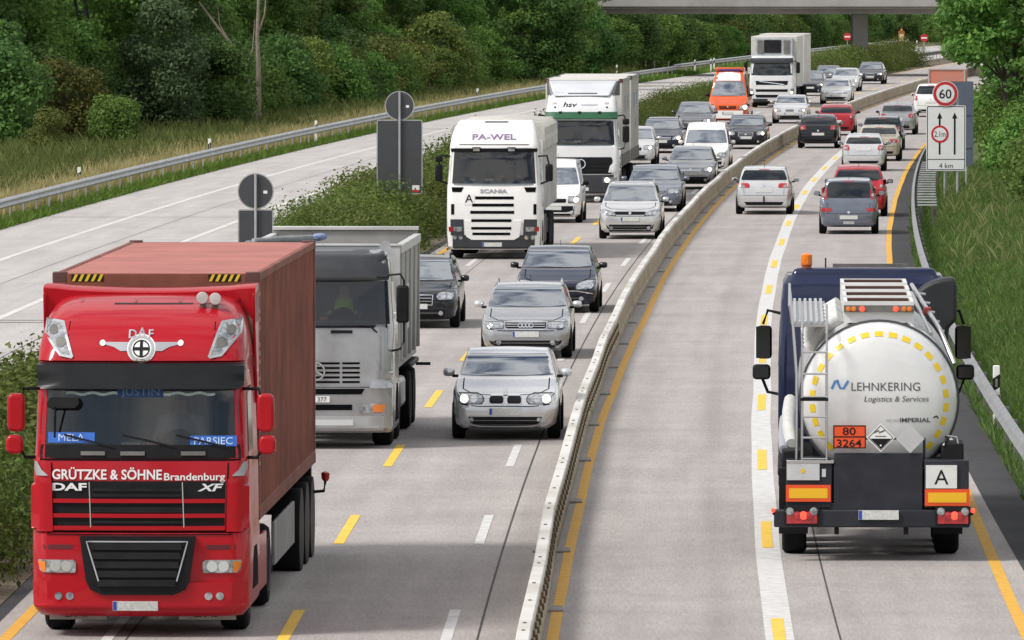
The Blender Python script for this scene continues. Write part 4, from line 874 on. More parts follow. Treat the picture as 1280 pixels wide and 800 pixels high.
def number_plate(B, root, side, x, z, txt=None, w_=.52, h_=.11, eps=.04):
    p = B.patch(side, [(z, x-w_/2, x+w_/2), (z+h_, x-w_/2, x+w_/2)], 'number_plate', PLATE, root, eps=eps, cols=4, sub=1)
    xb = x-w_/2 if side == 'front' else x+w_/2-.045
    if side == 'rear': xb = x-w_/2
    B.patch(side, [(z+.004, xb+.004, xb+.045), (z+h_-.004, xb+.004, xb+.045)], 'plate_band', PLATEBLUE, p, eps=eps+.003, cols=1, sub=1)
    if txt: B.text(side, txt, x+.1, z+.02, 'plate_lettering', INK, p, height=h_*.66, eps=eps+.005)
    return p
def open_cab(mb, z0, z1, hw):
    """the cab shell without the faces behind the windscreen, so that the inside shows through the glass"""
    o = MB(); o.v = mb.v
    for q in mb.f:
        cc = [sum(mb.v[i][j] for i in q)/len(q) for j in range(3)]
        if not (z0 < cc[2] < z1 and cc[1] < .5 and abs(cc[0]) < hw): o.f.append(q)
    return o
def clear_glass(name):
    m = bpy.data.materials.new(name); m.use_nodes = True; t = m.node_tree; b = t.nodes['Principled BSDF']
    b.inputs['Base Color'].default_value = (.01, .014, .018, 1); b.inputs['Roughness'].default_value = .03; b.inputs['Specular IOR Level'].default_value = 1.; b.inputs['Coat Weight'].default_value = 1
    tr = t.nodes.new('ShaderNodeBsdfTransparent'); tr.inputs['Color'].default_value = (.70, .75, .76, 1); ms = t.nodes.new('ShaderNodeMixShader'); ms.inputs[0].default_value = .60; b.inputs['IOR'].default_value = 1.7
    t.links.new(b.outputs[0], ms.inputs[1]); t.links.new(tr.outputs[0], ms.inputs[2]); t.links.new(ms.outputs[0], t.nodes['Material Output'].inputs['Surface']); return m
CLEAR = clear_glass('clear_windscreen_glass')
def cab_interior(root, zd, kind):
    box('dashboard', M('dashboard_grey', (.05, .05, .055), rough=.7, noise=(6, .4)), root, -1.08, 1.08, .40, .85, zd-.45, zd, .04); box('cab_rear_wall', M('cab_fabric', (.16, .16, .17), rough=.9, noise=(3, .3)), root, -1.08, 1.08, 1.75, 1.8, 1.2, zd+.85)
    for x in (-.5, .45): box('seat', M('seat_fabric', (.035, .04, .06), rough=.9), root, x-.26, x+.26, 1.3, 1.5, 1.5, zd+.42, .06); box('headrest', M('seat_fabric', (.035, .04, .06)), root, x-.13, x+.13, 1.32, 1.44, zd+.44, zd+.66, .04)
    MB().lathe([(-.012, .19), (0, .20), (.012, .19), (0, .175), (-.012, .19)], 20, (.42, .56, zd+.02), 'y').build('steering_wheel', BLACK, root, smooth=50)
    for x, w_, m_ in ((-.25, .22, (.5, .48, .42)), (.05, .12, (.45, .12, .10)), (-.7, .18, (.30, .32, .36))): box('dash_clutter', M('clutter_%d' % int(100*m_[0]), m_, rough=.8), root, x, x+w_, .55, .7, zd+.001, zd+.06, .01)
def driver(base, label, cloth, y, z, skin=(.45, .27, .2)):
    root = sub_root(base, 'person', label, 'person', y, z); x = .42
    V = [(x,.05,.05), (x,.05,.30), (x,.04,.52), (x,.02,.60), (x,.0,.70), (x,.0,.80), (x-.19,.03,.50), (x-.27,-.10,.28), (x-.20,-.38,.34), (x+.19,.03,.50), (x+.27,-.10,.28), (x+.20,-.38,.34), (x-.12,-.25,.0), (x+.12,-.25,.0)]
    E_ = [(0,1), (1,2), (2,3), (3,4), (4,5), (2,6), (6,7), (7,8), (2,9), (9,10), (10,11), (0,12), (0,13)]
    rad = [.15, .17, .16, .06, .095, .075, .085, .055, .04, .085, .055, .04, .08, .08]
    me = bpy.data.meshes.new('body'); me.from_pydata(V, E_, []); o = link('body', me, root)
    o.modifiers.new('skin', 'SKIN'); o.modifiers.new('sub', 'SUBSURF').levels = 2; o.modifiers['sub'].render_levels = 2
    for i, s_ in enumerate(me.skin_vertices[0].data): s_.radius = (rad[i], rad[i]*.85); s_.use_root = i == 0
    me.materials.append(M('driver_skin', skin, rough=.6))
    MB().loft([[(x+a*math.cos(t), .05+b*math.sin(t), z_) for t in [2*math.pi*j/14 for j in range(14)]] for z_, a, b in ((.04, .17, .15), (.2, .20, .17), (.4, .215, .175), (.52, .20, .14), (.575, .10, .10))]).build('vest', cloth, root, smooth=60)
    for q in (-1, 1): MB().tube([(x+q*.13, .04, .50), (x+q*.20, .02, .49), (x+q*.275, -.10, .28), (x+q*.25, -.22, .30)], [.10, .098, .072, .062], 10).build('sleeve', cloth if 'lime' not in cloth.name else M('work_shirt', (.05, .06, .08), rough=.9), root, smooth=60)
    MB().lathe([(0, .101), (.05, .10), (.09, .075), (.11, .02)], 14, (x, .01, .745), 'z').build('hair', M('dark_hair', (.03, .02, .015), rough=.8), root, smooth=60)
    return root
# ------------------------------------------------------------------ red container lorry
RED = paint('truck_red', (.40, .005, .014), dirt=.06, coat=.45)
daf, D0 = lorry_root('container_truck', 'red tractor unit with emblem on its roof spoiler, nearest oncoming lorry', 173, 787, 1.40); daf.rotation_euler.z -= math.radians(.9)
X, Z = px_to(D0, 173)
lv = [(.24, .12, 2.2, 1.17, .3), (.30, .03, 2.2, 1.22, .3), (.36, .0, 2.2, 1.25, .3), (.62, -.01, 2.2, 1.255, .3), (1.20, .01, 2.2, 1.255, .28), (1.22, .06, 2.2, 1.245), (1.80, .07, 2.2, 1.24), (2.03, .09, 2.2, 1.235), (2.06, .13, 2.2, 1.23), (2.90, .25, 2.2, 1.20), (3.16, .30, 2.2, 1.19),
      (3.18, .22, 2.2, 1.20, .26), (3.32, .27, 2.2, 1.195, .32), (3.50, .40, 2.2, 1.17, .42), (3.66, .62, 2.2, 1.13, .48), (3.78, .94, 2.2, 1.07, .5), (3.86, 1.33, 2.2, 1.0, .5), (3.90, 1.75, 2.2, .95, .4)]
mb = cab_loft(lv, rc=.20, bulge=.07); B = Body(mb); open_cab(mb, 2.10, 2.88, 1.08).build('cab', RED, daf, smooth=33); cab_interior(daf, 2.16, 'red'); driver(daf, 'driver in a pale shirt behind the windscreen of the red tractor unit', M('pale_shirt', (.40, .42, .45), rough=.8), .95, 1.95)
ws = B.patch('front', [(2.075, -1.14, 1.14), (2.12, -1.155, 1.155), (2.86, -1.12, 1.12), (2.91, -1.10, 1.10)], 'windscreen', CLEAR, daf, eps=.006, cols=12, sub=4)
B.patch('front', [(2.06, -1.16, 1.16), (2.14, -1.16, 1.16), (2.215, -1.15, 1.15)], 'cowl_panel', BLACK, daf, eps=.014, cols=12)
for x in (X(114), X(164), X(240)):
    B.patch('front', [(2.095, x-.14, x+.14), (2.14, x-.14, x+.14)], 'grab_handle', STEELDK, daf, eps=.035, cols=3, sub=1); 
for x0, x1 in ((-.88, -.30), (-.20, .42), (.42, 1.0)): B.strip('front', [(x0, 2.33), (x1, 2.19)], .022, 'wiper', BLACK, daf, eps=.03)
vis = B.patch('front', [(2.86, -1.15, 1.15), (2.90, -1.19, 1.19), (3.08, -1.20, 1.20), (3.15, -1.19, 1.19)], 'sun_visor', M('visor_dark', (.010, .011, .013), rough=.3, spec=.35, noise=(4, .3)), daf, eps=.15, cols=14, skirt=.10)
CURT = M('curtain_fringe', (.42, .52, .52), rough=.8, noise=(20, .3)); NAMEB = M('name_board_blue', (.03, .14, .55), rough=.5)
B.strip('front', [(-.86+.043*k, 2.80+.012*math.sin(k*1.1)) for k in range(41)], .03, 'curtain_fringe', CURT, ws, eps=.010)
for (px0, px1, py0, py1, t) in ((57, 116, 555, 542, 'MELA'), (236, 294, 559, 546, 'PARSIEC'), (144, 202, 498, 488, 'JUSTIN')):
    nb = B.patch('front', [(Z(py0), X(px0), X(px1)), (Z(py1), X(px0), X(px1))], 'name_board', NAMEB if t != 'JUSTIN' else M('name_board_dim', (.015, .05, .16), rough=.6), daf, eps=.012, cols=3, sub=1)
    B.text('front', t, (X(px0)+X(px1))/2, Z(py0)+.022, 'name_lettering', (M('pale_print', (.55, .68, .85), rough=.6) if t != 'JUSTIN' else M('dim_print', (.13, .20, .34), rough=.6)), nb, height=.085, width=min(.44, .075*len(t)), eps=.016)
B.patch('front', [(Z(511), X(58), X(92)), (Z(505), X(56), X(97)), (Z(499), X(60), X(96))], 'kerb_mirror', BLACK, daf, eps=.16, cols=4, skirt=.05)
rod('kerb_mirror_arm', BLACK, daf, [(X(66), .15, Z(548)), (X(68), .02, Z(508))], .014, 6)
# spoiler lamps, emblem, horns, rear lip
hp = B.mirror('front', [(Z(448), .79, .80), (Z(444), .80, .92), (Z(420), .86, 1.10), (Z(407), .92, 1.13), (Z(403), 1.02, 1.13)], 'spoiler_lamp', LENS, daf, eps=.012, cols=5)
for s_, o_ in ((1, hp[0]), (-1, hp[1])):
    B.strip('front', [(s_*.79, Z(448)), (s_*.92, Z(405)), (s_*1.13, Z(402)), (s_*1.13, Z(418)), (s_*.93, Z(445)), (s_*.79, Z(448))], .03, 'lamp_frame', STEEL, o_, eps=.018)
    B.disc('front', s_*1.03, Z(414), .055, 'lamp_bulb', STEELDK, o_, eps=.02); B.disc('front', s_*.93, Z(429), .06, 'lamp_bulb', STEELDK, o_, eps=.02)
EMB = M('emblem_silver', (.42, .42, .45), rough=.35, metal=.4); em = B.disc('front', X(174), Z(437), .165, 'emblem', WHITE, daf, eps=.012, n=12)
for (r0, r1, m_) in ((.118, .15, EMB), (.085, .10, INK)):
    v, f = ring2d(r0, r1, 32); B.flat('front', v, f, X(174), Z(437), 'emblem_ring', m_, em, eps=.017)
for pts in ([(-.09, 0), (.09, 0)], [(0, -.09), (0, .09)]): B.strip('front', [(X(174)+a, Z(437)+b) for a, b in pts], .035, 'emblem_cross', INK, em, eps=.019)
for s_ in (-1, 1):
    B.patch('front', [(Z(440), *sorted((X(174)+s_*.15, X(174)+s_*.24))), (Z(435), *sorted((X(174)+s_*.15, X(174)+s_*.32))), (Z(431.5), *sorted((X(174)+s_*.14, X(174)+s_*.44))), (Z(429), *sorted((X(174)+s_*.14, X(174)+s_*.44)))], 'emblem_wing', EMB, em, eps=.010, sub=1)
    B.disc('front', X(174)+s_*.45, Z(430), .034, 'wing_tip', WHITE, em, eps=.014)
for t, dx_, rot in (('D', -.105, 0), ('A', 0, .02), ('F', .105, 0)): B.text('front', t, X(174)+dx_, Z(424)+rot, 'emblem_letter', EMB, em, height=.10, eps=.016, bold=.02)
B.patch('front', [(3.800, -.36, .55), (3.815, -.36, .55)], 'roof_hatch_slot', BLACK, daf, eps=.01, cols=8)
for q in (-.075, .075):
    hx = X(254)+q; h_ = B.hit('top', hx, 1.05); MB().lathe([(-.09, .02), (-.085, .065), (-.05, .072), (.02, .05), (.14, .045), (.22, .02)], 14, (hx, 1.0, h_.z+.09), 'y').build('air_horn', M('horn_cover', (.50, .48, .45), rough=.5, noise=(6, .15)), daf, smooth=50)
    box('horn_foot', STEELDK, daf, hx-.03, hx+.03, .98, 1.1, h_.z-.03, h_.z+.05)
nx = 16; R0, R1 = [], []
lip = MB(); ring_ = []
for k in range(nx+1):
    x = -1.24+2.48*k/nx; q = abs(x)/1.24; zl = 3.80-.24*max(0, (q-.8)/.2)**1.5; zt_ = 3.985-.045*math.cos(x/1.24*math.pi/2)+.01*(q > .8)
    ring_.append([(x, 1.70-.0*q, zl), (x, 1.68, zt_-.03), (x, 1.74, zt_), (x, 2.30, zt_+.01), (x, 2.30, zl)])
lip.loft(ring_).build('roof_spoiler_lip', RED, daf, smooth=35)
for s_ in (-1, 1): MB().prism([(1.7, 3.5), (1.62, 3.9), (2.32, 3.95), (2.32, 2.6), (2.2, 2.6)], s_*1.205, s_*1.24, 'x').build('side_deflector', RED, daf, bevel=.01)
for px in (91, 160, 216, 287): B.disc('front', X(px)*1.0, 3.84, .022, 'marker_lamp', M('marker_red', (.25, .01, .01), rough=.3), daf, eps=.02, n=4)
# company lettering
LET = M('letter_silver', (.72, .72, .72), rough=.4)
B.text('front', 'GRÜTZKE & SÖHNE', X(132), Z(600), 'company_lettering', LET, daf, width=1.27, height=.115, bold=.022, eps=.012)
B.text('front', 'Brandenburg', X(242), Z(601), 'company_lettering', LET, daf, width=.70, height=.085, bold=.015, eps=.012)
# upper grille
B.patch('front', [(1.185, -1.24, 1.24), (1.225, -1.24, 1.24)], 'cab_gap', DARK, daf, eps=.012, cols=14, sub=1); B.strip('front', [(-1.16, 2.045), (1.16, 2.045)], .02, 'cab_gap', DARK, daf, eps=.010)  # lower strip paints the shadow in the gap between cab and bumper
for s_ in (-1, 1): B.strip('front', [(s_*1.0, 1.24), (s_*1.02, 2.04)], .016, 'panel_gap', DARK, daf, eps=.008); B.strip('front', [(s_*.86, 3.20), (s_*.84, 3.62)], .010, 'panel_gap', DARK, daf, eps=.006)
ug = B.patch('front', [(1.25, -.99, .97), (1.80, -1.02, .99)], 'upper_grille', BLACK, daf, eps=.012, cols=10)
for py in (627, 645.5, 661): B.patch('front', [(Z(py+2.6), -1.0, .985), (Z(py-2.4), -1.0, .985)], 'grille_bar', RED, ug, eps=.045, cols=8, sub=1, skirt=.0)
for py in (613, 620, 636.5, 640, 653.5): B.strip('front', [(-.55, Z(py)), (.50, Z(py))], .03, 'grille_slat', CHASSIS, ug, eps=.03)
for px in (112, 229): B.strip('front', [(X(px), 1.27), (X(px-2), 1.79)], .012, 'grille_divider', CHROME, ug, eps=.05)
B.text('front', 'DAF', X(85), Z(614), 'maker_lettering', LET, daf, width=.40, height=.085, bold=.035, eps=.03); B.text('front', 'XF', X(262), Z(614.5), 'model_lettering', LET, daf, width=.30, height=.085, shear=.3, bold=.03, eps=.03)
B.mirror('front', [(1.22, 1.0, 1.22), (1.27, 1.0, 1.26), (1.74, 1.01, 1.26), (1.83, 1.02, 1.20)], 'corner_panel', RED, daf, eps=.055, cols=5)
for s_ in (-1, 1): B.patch('front', [(1.86, *sorted((s_*1.06, s_*1.20))), (1.93, *sorted((s_*1.14, s_*1.225))), (2.02, *sorted((s_*1.19, s_*1.225)))], 'air_vane', STEEL, daf, eps=.02, cols=3)
# bumper with lower grille, lamps and plate
B.patch('front', [(.34, -1.2, 1.2), (.40, -1.235, 1.235), (.64, -1.245, 1.245)], 'lower_bumper', RED, daf, eps=.05, cols=14)
ls = B.patch('front', [(.50, -.42, .40), (.56, -.56, .54), (.66, -.61, .58), (1.15, -.68, .65), (1.17, -.68, .65)], 'grille_surround', BLACK, daf, eps=.085, cols=10, skirt=.0)
for j in range(5):
    z = .60+.105*j; hw = .45+.085*(z-.6)/.5; B.patch('front', [(z, -hw-.02, hw-.02), (z+.075, -hw-.03, hw-.03)], 'grille_slat', CHASSIS, ls, eps=.125, cols=8, sub=1, skirt=.0)
B.strip('front', [(-.46, .66), (-.60, 1.115), (.565, 1.115), (.44, .66)], .016, 'grille_frame', STEEL, ls, eps=.13)
hp = B.mirror('front', [(Z(717), .74, 1.12), (Z(713), .73, 1.16), (Z(704), .73, 1.17), (Z(701), .76, 1.17)], 'headlamp', LENS, daf, eps=.02, cols=6)
for s_, o_ in ((1, hp[0]), (-1, hp[1])):
    for x in (.84, .97): B.disc('front', s_*x, Z(709), .062, 'reflector', CHROME, o_, eps=.027)
    B.patch('front', [(Z(716), *sorted((s_*1.08, s_*1.13))), (Z(703), *sorted((s_*1.09, s_*1.18)))], 'indicator', AMBER, o_, eps=.027, cols=3, sub=1)
    for x in (.80, .93): B.disc('front', s_*x, Z(746), .045, 'fog_lamp', LENS, daf, eps=.06)
    B.patch('front', [(Z(688), *sorted((s_*.78, s_*1.10))), (Z(682), *sorted((s_*.76, s_*1.12)))], 'step_shade', M('red_shadow_gap', (.10, .005, .01), rough=.6), daf, eps=.004, cols=4, sub=1)  # flat dark red patch: shade of the step put into the colour
number_plate(B, daf, 'front', X(168.5), .315, eps=.07)
FLAP = M('pale_mudflap', (.42, .40, .37), rough=.7, noise=(5, .2))
for s_ in (-1, 1):
    mf = box('mud_flap', FLAP, daf, *sorted((s_*.42, s_*1.08)), .55, .57, .17, .30); txt_xz('DAF', s_*.75, .20, .545, 'flap_lettering', INK, mf, width=.3, height=.06)
mirror_pair(daf, RED, 1.44, .30, 2.58, .20, .44)
# flank
for s_, side in ((1, 'right'), (-1, 'left')):
    B.patch(side, [(2.12, .55, 1.30), (2.75, .62, 1.30), (2.80, .70, 1.28)], 'door_window', GLASSD, daf, eps=.006, cols=4)
    B.strip(side, [(.42, .6), (.42, 2.05), (.58, 2.85), (1.38, 2.85), (1.38, .9)], .018, 'door_gap', DARK, daf, eps=.004)
    B.patch(side, [(.50, .92, 1.88), (.78, .98, 1.82), (.98, 1.15, 1.65)], 'wheel_arch', DARK, daf, eps=.004, cols=5)
    box('side_skirt', RED, daf, *sorted((s_*1.18, s_*1.235)), 2.25, 3.9, .35, 1.0, .02)
    MB().lathe([(-.5, .30), (.5, .30)], 16, (s_*.88, 3.0, .62), 'y').build('fuel_tank', ALU, daf, smooth=40)
box('chassis_frame', CHASSIS, daf, -.45, .45, .3, 6.1, .62, .98); truck_wheels(daf, (1.40,), rim=RIM); truck_wheels(daf, (5.2,), dual=True)
# trailer chassis
trl = sub_root(daf, 'container_trailer', 'black skeletal semitrailer with three axles under the red container', 'trailer', 0)
box('frame', CHASSIS, trl, -.5, .5, 3.3, 14.6, .99, 1.17); box('cross_beam', CHASSIS, trl, -1.18, 1.18, 14.5, 14.75, .98, 1.18); box('front_bolster', CHASSIS, trl, -1.18, 1.18, 2.9, 3.1, 1.0, 1.18)
truck_wheels(trl, (9.9+1.6, 11.2+1.6, 12.5+1.6), dual=False, x=1.05, r=.5)
for s_ in (-1, 1):
    for k in range(3): MB().lathe([(-.18, .55), (.18, .55)], 20, (s_*1.05, 11.5+1.3*k, .5), 'x').build('mudguard', BLACK, trl, smooth=40).scale = (1, 1, 1)
    box('side_guard', M('grey_panel', (.26, .255, .25), rough=.6, noise=(2, .2)), trl, *sorted((s_*1.16, s_*1.2)), 6.2, 10.4, .42, .95, .01)
    rod('marker_stalk', BLACK, trl, [(s_*1.15, 14.4, .82), (s_*1.36, 14.4, .84), (s_*1.38, 14.4, .98)], .025, 6); MB().lathe([(-.05, .03), (-.02, .055), (.06, .055), (.08, .02)], 10, (s_*1.38, 14.4, 1.02), 'z').build('marker_lamp', TAIL, trl, smooth=50)
box('rear_bar', CHASSIS, trl, -1.15, 1.15, 14.76, 14.85, .5, .62)
for s_ in (-1, 1): box('tail_lamp', TAIL, trl, *sorted((s_*.75, s_*1.1)), 14.855, 14.9, .62, .76)
# container
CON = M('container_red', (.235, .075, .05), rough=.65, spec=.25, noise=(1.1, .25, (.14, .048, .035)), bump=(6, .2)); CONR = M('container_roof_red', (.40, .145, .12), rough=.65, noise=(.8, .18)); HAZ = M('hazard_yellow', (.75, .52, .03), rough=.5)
cn = sub_root(daf, 'shipping_container', 'long rust red corrugated shipping container behind the red cab', 'container', 2.75, 1.18)
CL, CH, CW = 12.19, 2.93, 1.219
def corr(n, a0, a1, depth, f, per):
    """trapezoid corrugation profile (along, depth)"""
    out = []; s_ = a0
    while s_ < a1-1e-6:
        p = min(per, a1-s_)
        for u, d_ in ((0, 0), (.34, 0), (.5, depth), (.84, depth)): out.append((s_+u*p, d_))
        s_ += per
    out.append((a1, 0)); return out
for s_ in (-1, 1):
    pr = corr(0, .16, CL-.16, .036, 0, .275); vs = []
    for (a, d_) in pr:
        for z in (.16, CH-.09): vs.append((s_*(CW-.012-d_), a, z))
    MB().add(vs, [(2*i, 2*i+2, 2*i+3, 2*i+1) for i in range(len(pr)-1)]).build('side_wall', CON, cn)
    box('top_rail', CON, cn, *sorted((s_*(CW-.07), s_*CW)), .0, CL, CH-.10, CH-.012, .008); box('bottom_rail', CON, cn, *sorted((s_*(CW-.08), s_*CW)), .0, CL, .0, .17, .008)
    for y in (0, CL-.16): box('corner_post', CON, cn, *sorted((s_*(CW-.16), s_*(CW+.002))), y-.002, y+.162, .0, CH-.0, .01)
    for y in (-.004, CL-.174):
        for z in (.0, CH-.118): box('corner_casting', M('casting_brown', (.10, .04, .035), rough=.6), cn, *sorted((s_*(CW-.165), s_*(CW+.006))), y, y+.178, z, z+.124, .012)
pr = corr(0, -CW+.16, CW-.16, .045, 0, .29); vs = []
for (a, d_) in pr:
    for z in (.1, CH-.22): vs.append((a, .03+d_*1.3, z))
MB().add(vs, [(2*i, 2*i+2, 2*i+3, 2*i+1) for i in range(len(pr)-1)]).build('front_wall', CON, cn)
box('front_header', CON, cn, -CW+.16, CW-.16, .0, .07, CH-.23, CH-.012, .008); box('door_wall', CON, cn, -CW+.16, CW-.16, CL-.06, CL-.01, .02, CH-.02)
pr = corr(0, .08, CL-.08, .014, 0, .46); vs = []
for (a, d_) in pr:
    for x in (-CW+.07, CW-.07): vs.append((x, a, CH-.02-d_))
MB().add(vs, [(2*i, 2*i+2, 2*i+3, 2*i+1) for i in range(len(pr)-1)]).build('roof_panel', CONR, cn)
for s_ in (-1, 1):
    hz_ = box('hazard_board', INK, cn, *sorted((s_*.62, s_*1.0)), -.006, -.001, CH-.105, CH-.02)
    for k in range(5):
        x = s_*.81-.185+.075*k; flat_xz([(0, 0), (.035, 0), (.075, .083), (.04, .083)], [(0,1,2,3)], x, CH-.104, -.008, 'hazard_stripe', HAZ, hz_)
for z in np.arange(.55, CH-.3, .09): 
    pass
cm_ = MB()
for k in range(22): cm_.box(CW-.008, CW+.0035, .05, .10, .55+.1*k, .60+.1*k) if k % 4 else None
cm_.build('container_code', WHITE, cn); cn.children[-1]['kind'] = 'stuff'
# ------------------------------------------------------------------ silver tipper
TS = paint('tipper_silver', (.40, .405, .42), metal=.65, dirt=.14); TSD = M('tipper_roof_dark', (.035, .037, .042), rough=.4, noise=(3, .2))
tp, D1 = lorry_root('tipper_truck', 'silver four-axle tipper truck with dark roof beside the red container', 393, 556, 1.42); tp.rotation_euler.z -= math.radians(.9)
X, Z = px_to(D1, 393)
lv = [(.26, .12, 2.0, 1.20), (.34, .02, 2.0, 1.245), (.98, .0, 2.0, 1.25), (1.0, .05, 2.0, 1.245), (1.48, .06, 2.0, 1.24), (1.95, .09, 2.0, 1.235), (2.0, .14, 2.0, 1.23), (2.68, .26, 2.0, 1.19), (2.74, .24, 2.0, 1.18), (2.95, .30, 2.0, 1.16), (3.10, .46, 2.0, 1.12), (3.17, .75, 2.0, 1.06)]
mb = cab_loft(lv, rc=.28, bulge=.08); B = Body(mb)
open_cab(mb, 2.02, 2.66, 1.06).build('cab', TS, tp, smooth=33)
MB().add([(-1.14, .13, 1.98), (0, .06, 1.98), (1.14, .13, 1.98), (-1.10, .29, 2.70), (0, .22, 2.70), (1.10, .29, 2.70)], [(0,1,4,3), (1,2,5,4)]).build('windscreen', CLEAR, tp)
for a, b in (((-1.15, 1.15), (1.94, 2.03)), ((-1.13, 1.13), (2.66, 2.75))): B.patch('front', [(b[0], *a), (b[1], *a)], 'windscreen_seal', BLACK, tp, eps=.02, cols=8)
for s_ in (-1, 1): B.patch('front', [(2.0, *sorted((s_*1.04, s_*1.19))), (2.68, *sorted((s_*1.0, s_*1.15)))], 'windscreen_pillar', BLACK, tp, eps=.01, cols=3)
cab_interior(tp, 2.04, 'tipper')
B.patch('front', [(2.70, -1.16, 1.16), (2.76, -1.18, 1.18), (3.02, -1.14, 1.14), (3.12, -1.08, 1.08)], 'sun_visor', TSD, tp, eps=.09, cols=12)
B.patch('top', [(.5, -1.02, 1.02), (1.0, -1.06, 1.06), (1.95, -1.06, 1.06)], 'roof_panel', TSD, tp, eps=.006, cols=8)
for x0, x1 in ((-.7, -.1), (.35, 1.0)): B.strip('front', [(x0, Z(398)), (x1-.1, Z(409)), (x1, Z(416))], .022, 'wiper', BLACK, tp, eps=.05)
B.patch('front', [(Z(417), X(413), X(440)), (Z(413), X(413), X(440))], 'grab_handle', BLACK, tp, eps=.03, cols=3, sub=1)
gr_ = B.patch('front', [(1.0, -.95, .95), (1.10, -1.08, 1.08), (1.44, -.98, .98)], 'grille_panel', TS, tp, eps=.03, cols=10)
for j in range(5):
    for x0, x1 in ((-.66, -.02), (.02, .40), (.44, .72)): B.patch('front', [(1.06+.075*j, x0, x1), (1.095+.075*j, x0, x1)], 'grille_slot', DARK, gr_, eps=.038, cols=3, sub=1)
v, f = ring2d(.125, .15, 28); B.flat('front', v, f, .02, 1.25, 'star_ring', CHROME, gr_, eps=.07)
for a in (90, 210, 330): B.strip('front', [(.02, 1.25), (.02+.13*math.cos(math.radians(a)), 1.25+.13*math.sin(math.radians(a)))], .03, 'star_arm', CHROME, gr_, eps=.072)
B.patch('front', [(.88, -.75, .75), (.97, -.80, .80)], 'dark_slot', DARK, tp, eps=.012, cols=6)
for s_ in (-1, 1):
    B.patch('front', [(.98, *sorted((s_*.88, s_*1.24))), (1.2, *sorted((s_*.93, s_*1.245))), (1.27, *sorted((s_*1.0, s_*1.24)))], 'corner_flap', TS, tp, eps=.05, cols=4)
    hl_ = B.patch('front', [(Z(516.5), *sorted((s_*.70, s_*1.11))), (Z(505), *sorted((s_*.70, s_*1.14)))], 'headlamp', LENS, tp, eps=.02, cols=4)
    B.patch('front', [(Z(515.5), *sorted((s_*.93, s_*1.10))), (Z(506), *sorted((s_*.93, s_*1.13)))], 'indicator', AMBER, hl_, eps=.026, cols=3, sub=1)
    B.patch('front', [(Z(534), *sorted((s_*.74, s_*.96))), (Z(526), *sorted((s_*.74, s_*.96)))], 'fog_lamp', LENS, tp, eps=.03, cols=3, sub=1)
B.patch('front', [(Z(513), -.60, .60), (Z(506), -.60, .60)], 'bumper_slot', DARK, tp, eps=.012, cols=6)
B.patch('front', [(.29, -1.2, 1.2), (.36, -1.24, 1.24), (.53, -1.24, 1.24)], 'lower_bumper', M('tipper_bumper_grey', (.40, .405, .41), rough=.45, noise=(4, .12)), tp, eps=.05, cols=12)
B.patch('front', [(Z(532), -.50, .62), (Z(525), -.50, .62)], 'bumper_plate', M('bumper_white', (.62, .63, .64), rough=.4), tp, eps=.058, cols=4, sub=1)
pl = B.patch('front', [(Z(503), -.15, .24), (Z(495.5), -.15, .24)], 'number_plate', WHITE, tp, eps=.03, cols=4, sub=1); B.text('front', '377', .12, Z(502), 'plate_lettering', INK, pl, height=.075, eps=.036)
for s_, side in ((1, 'right'), (-1, 'left')):
    B.patch(side, [(2.0, .5, 1.3), (2.6, .58, 1.3), (2.66, .66, 1.26)], 'door_window', GLASSD, tp, eps=.006, cols=4); B.patch(side, [(.4, .95, 1.9), (.8, 1.0, 1.85), (1.0, 1.2, 1.6)], 'wheel_arch', DARK, tp, eps=.004, cols=5)
    m = box('mirror', BLACK, tp, *sorted((s_*1.30, s_*1.50)), .16, .30, 2.02, 2.62, .04)
    rod('mirror_frame', BLACK, tp, [(s_*1.16, .4, 2.78), (s_*1.36, .28, 2.80), (s_*1.42, .23, 2.7), (s_*1.42, .23, 1.72), (s_*1.36, .26, 1.6), (s_*1.2, .36, 1.56)], .02, 6)
    MB().lathe([(-.14, .09), (-.12, .085), (-.05, .045), (.25, .03), (.4, .045)], 14, (s_*(1.10 if s_ > 0 else 1.1), .75, 3.24), 'y').build('air_horn', STEEL, tp, smooth=50)
    MB().lathe([(-.14, .075), (-.12, .07), (-.05, .04), (.25, .03), (.35, .04)], 14, (s_*1.20, .72, 3.14), 'y').build('air_horn', STEEL, tp, smooth=50)
box('chassis_frame', CHASSIS, tp, -.45, .45, .3, 9.0, .65, 1.0); truck_wheels(tp, (1.42, 3.2)); truck_wheels(tp, (6.4, 7.75), dual=True, x=1.05)
for s_ in (-1, 1): box('mudguard', BLACK, tp, *sorted((s_*.8, s_*1.25)), 5.8, 8.5, 1.03, 1.12, .03); box('side_tank', ALU, tp, *sorted((s_*.7, s_*1.18)), 3.95, 5.4, .45, .95, .08)
rod('marker_stalk', BLACK, tp, [(1.2, 8.4, 1.0), (1.45, 8.4, 1.0)], .03, 6)
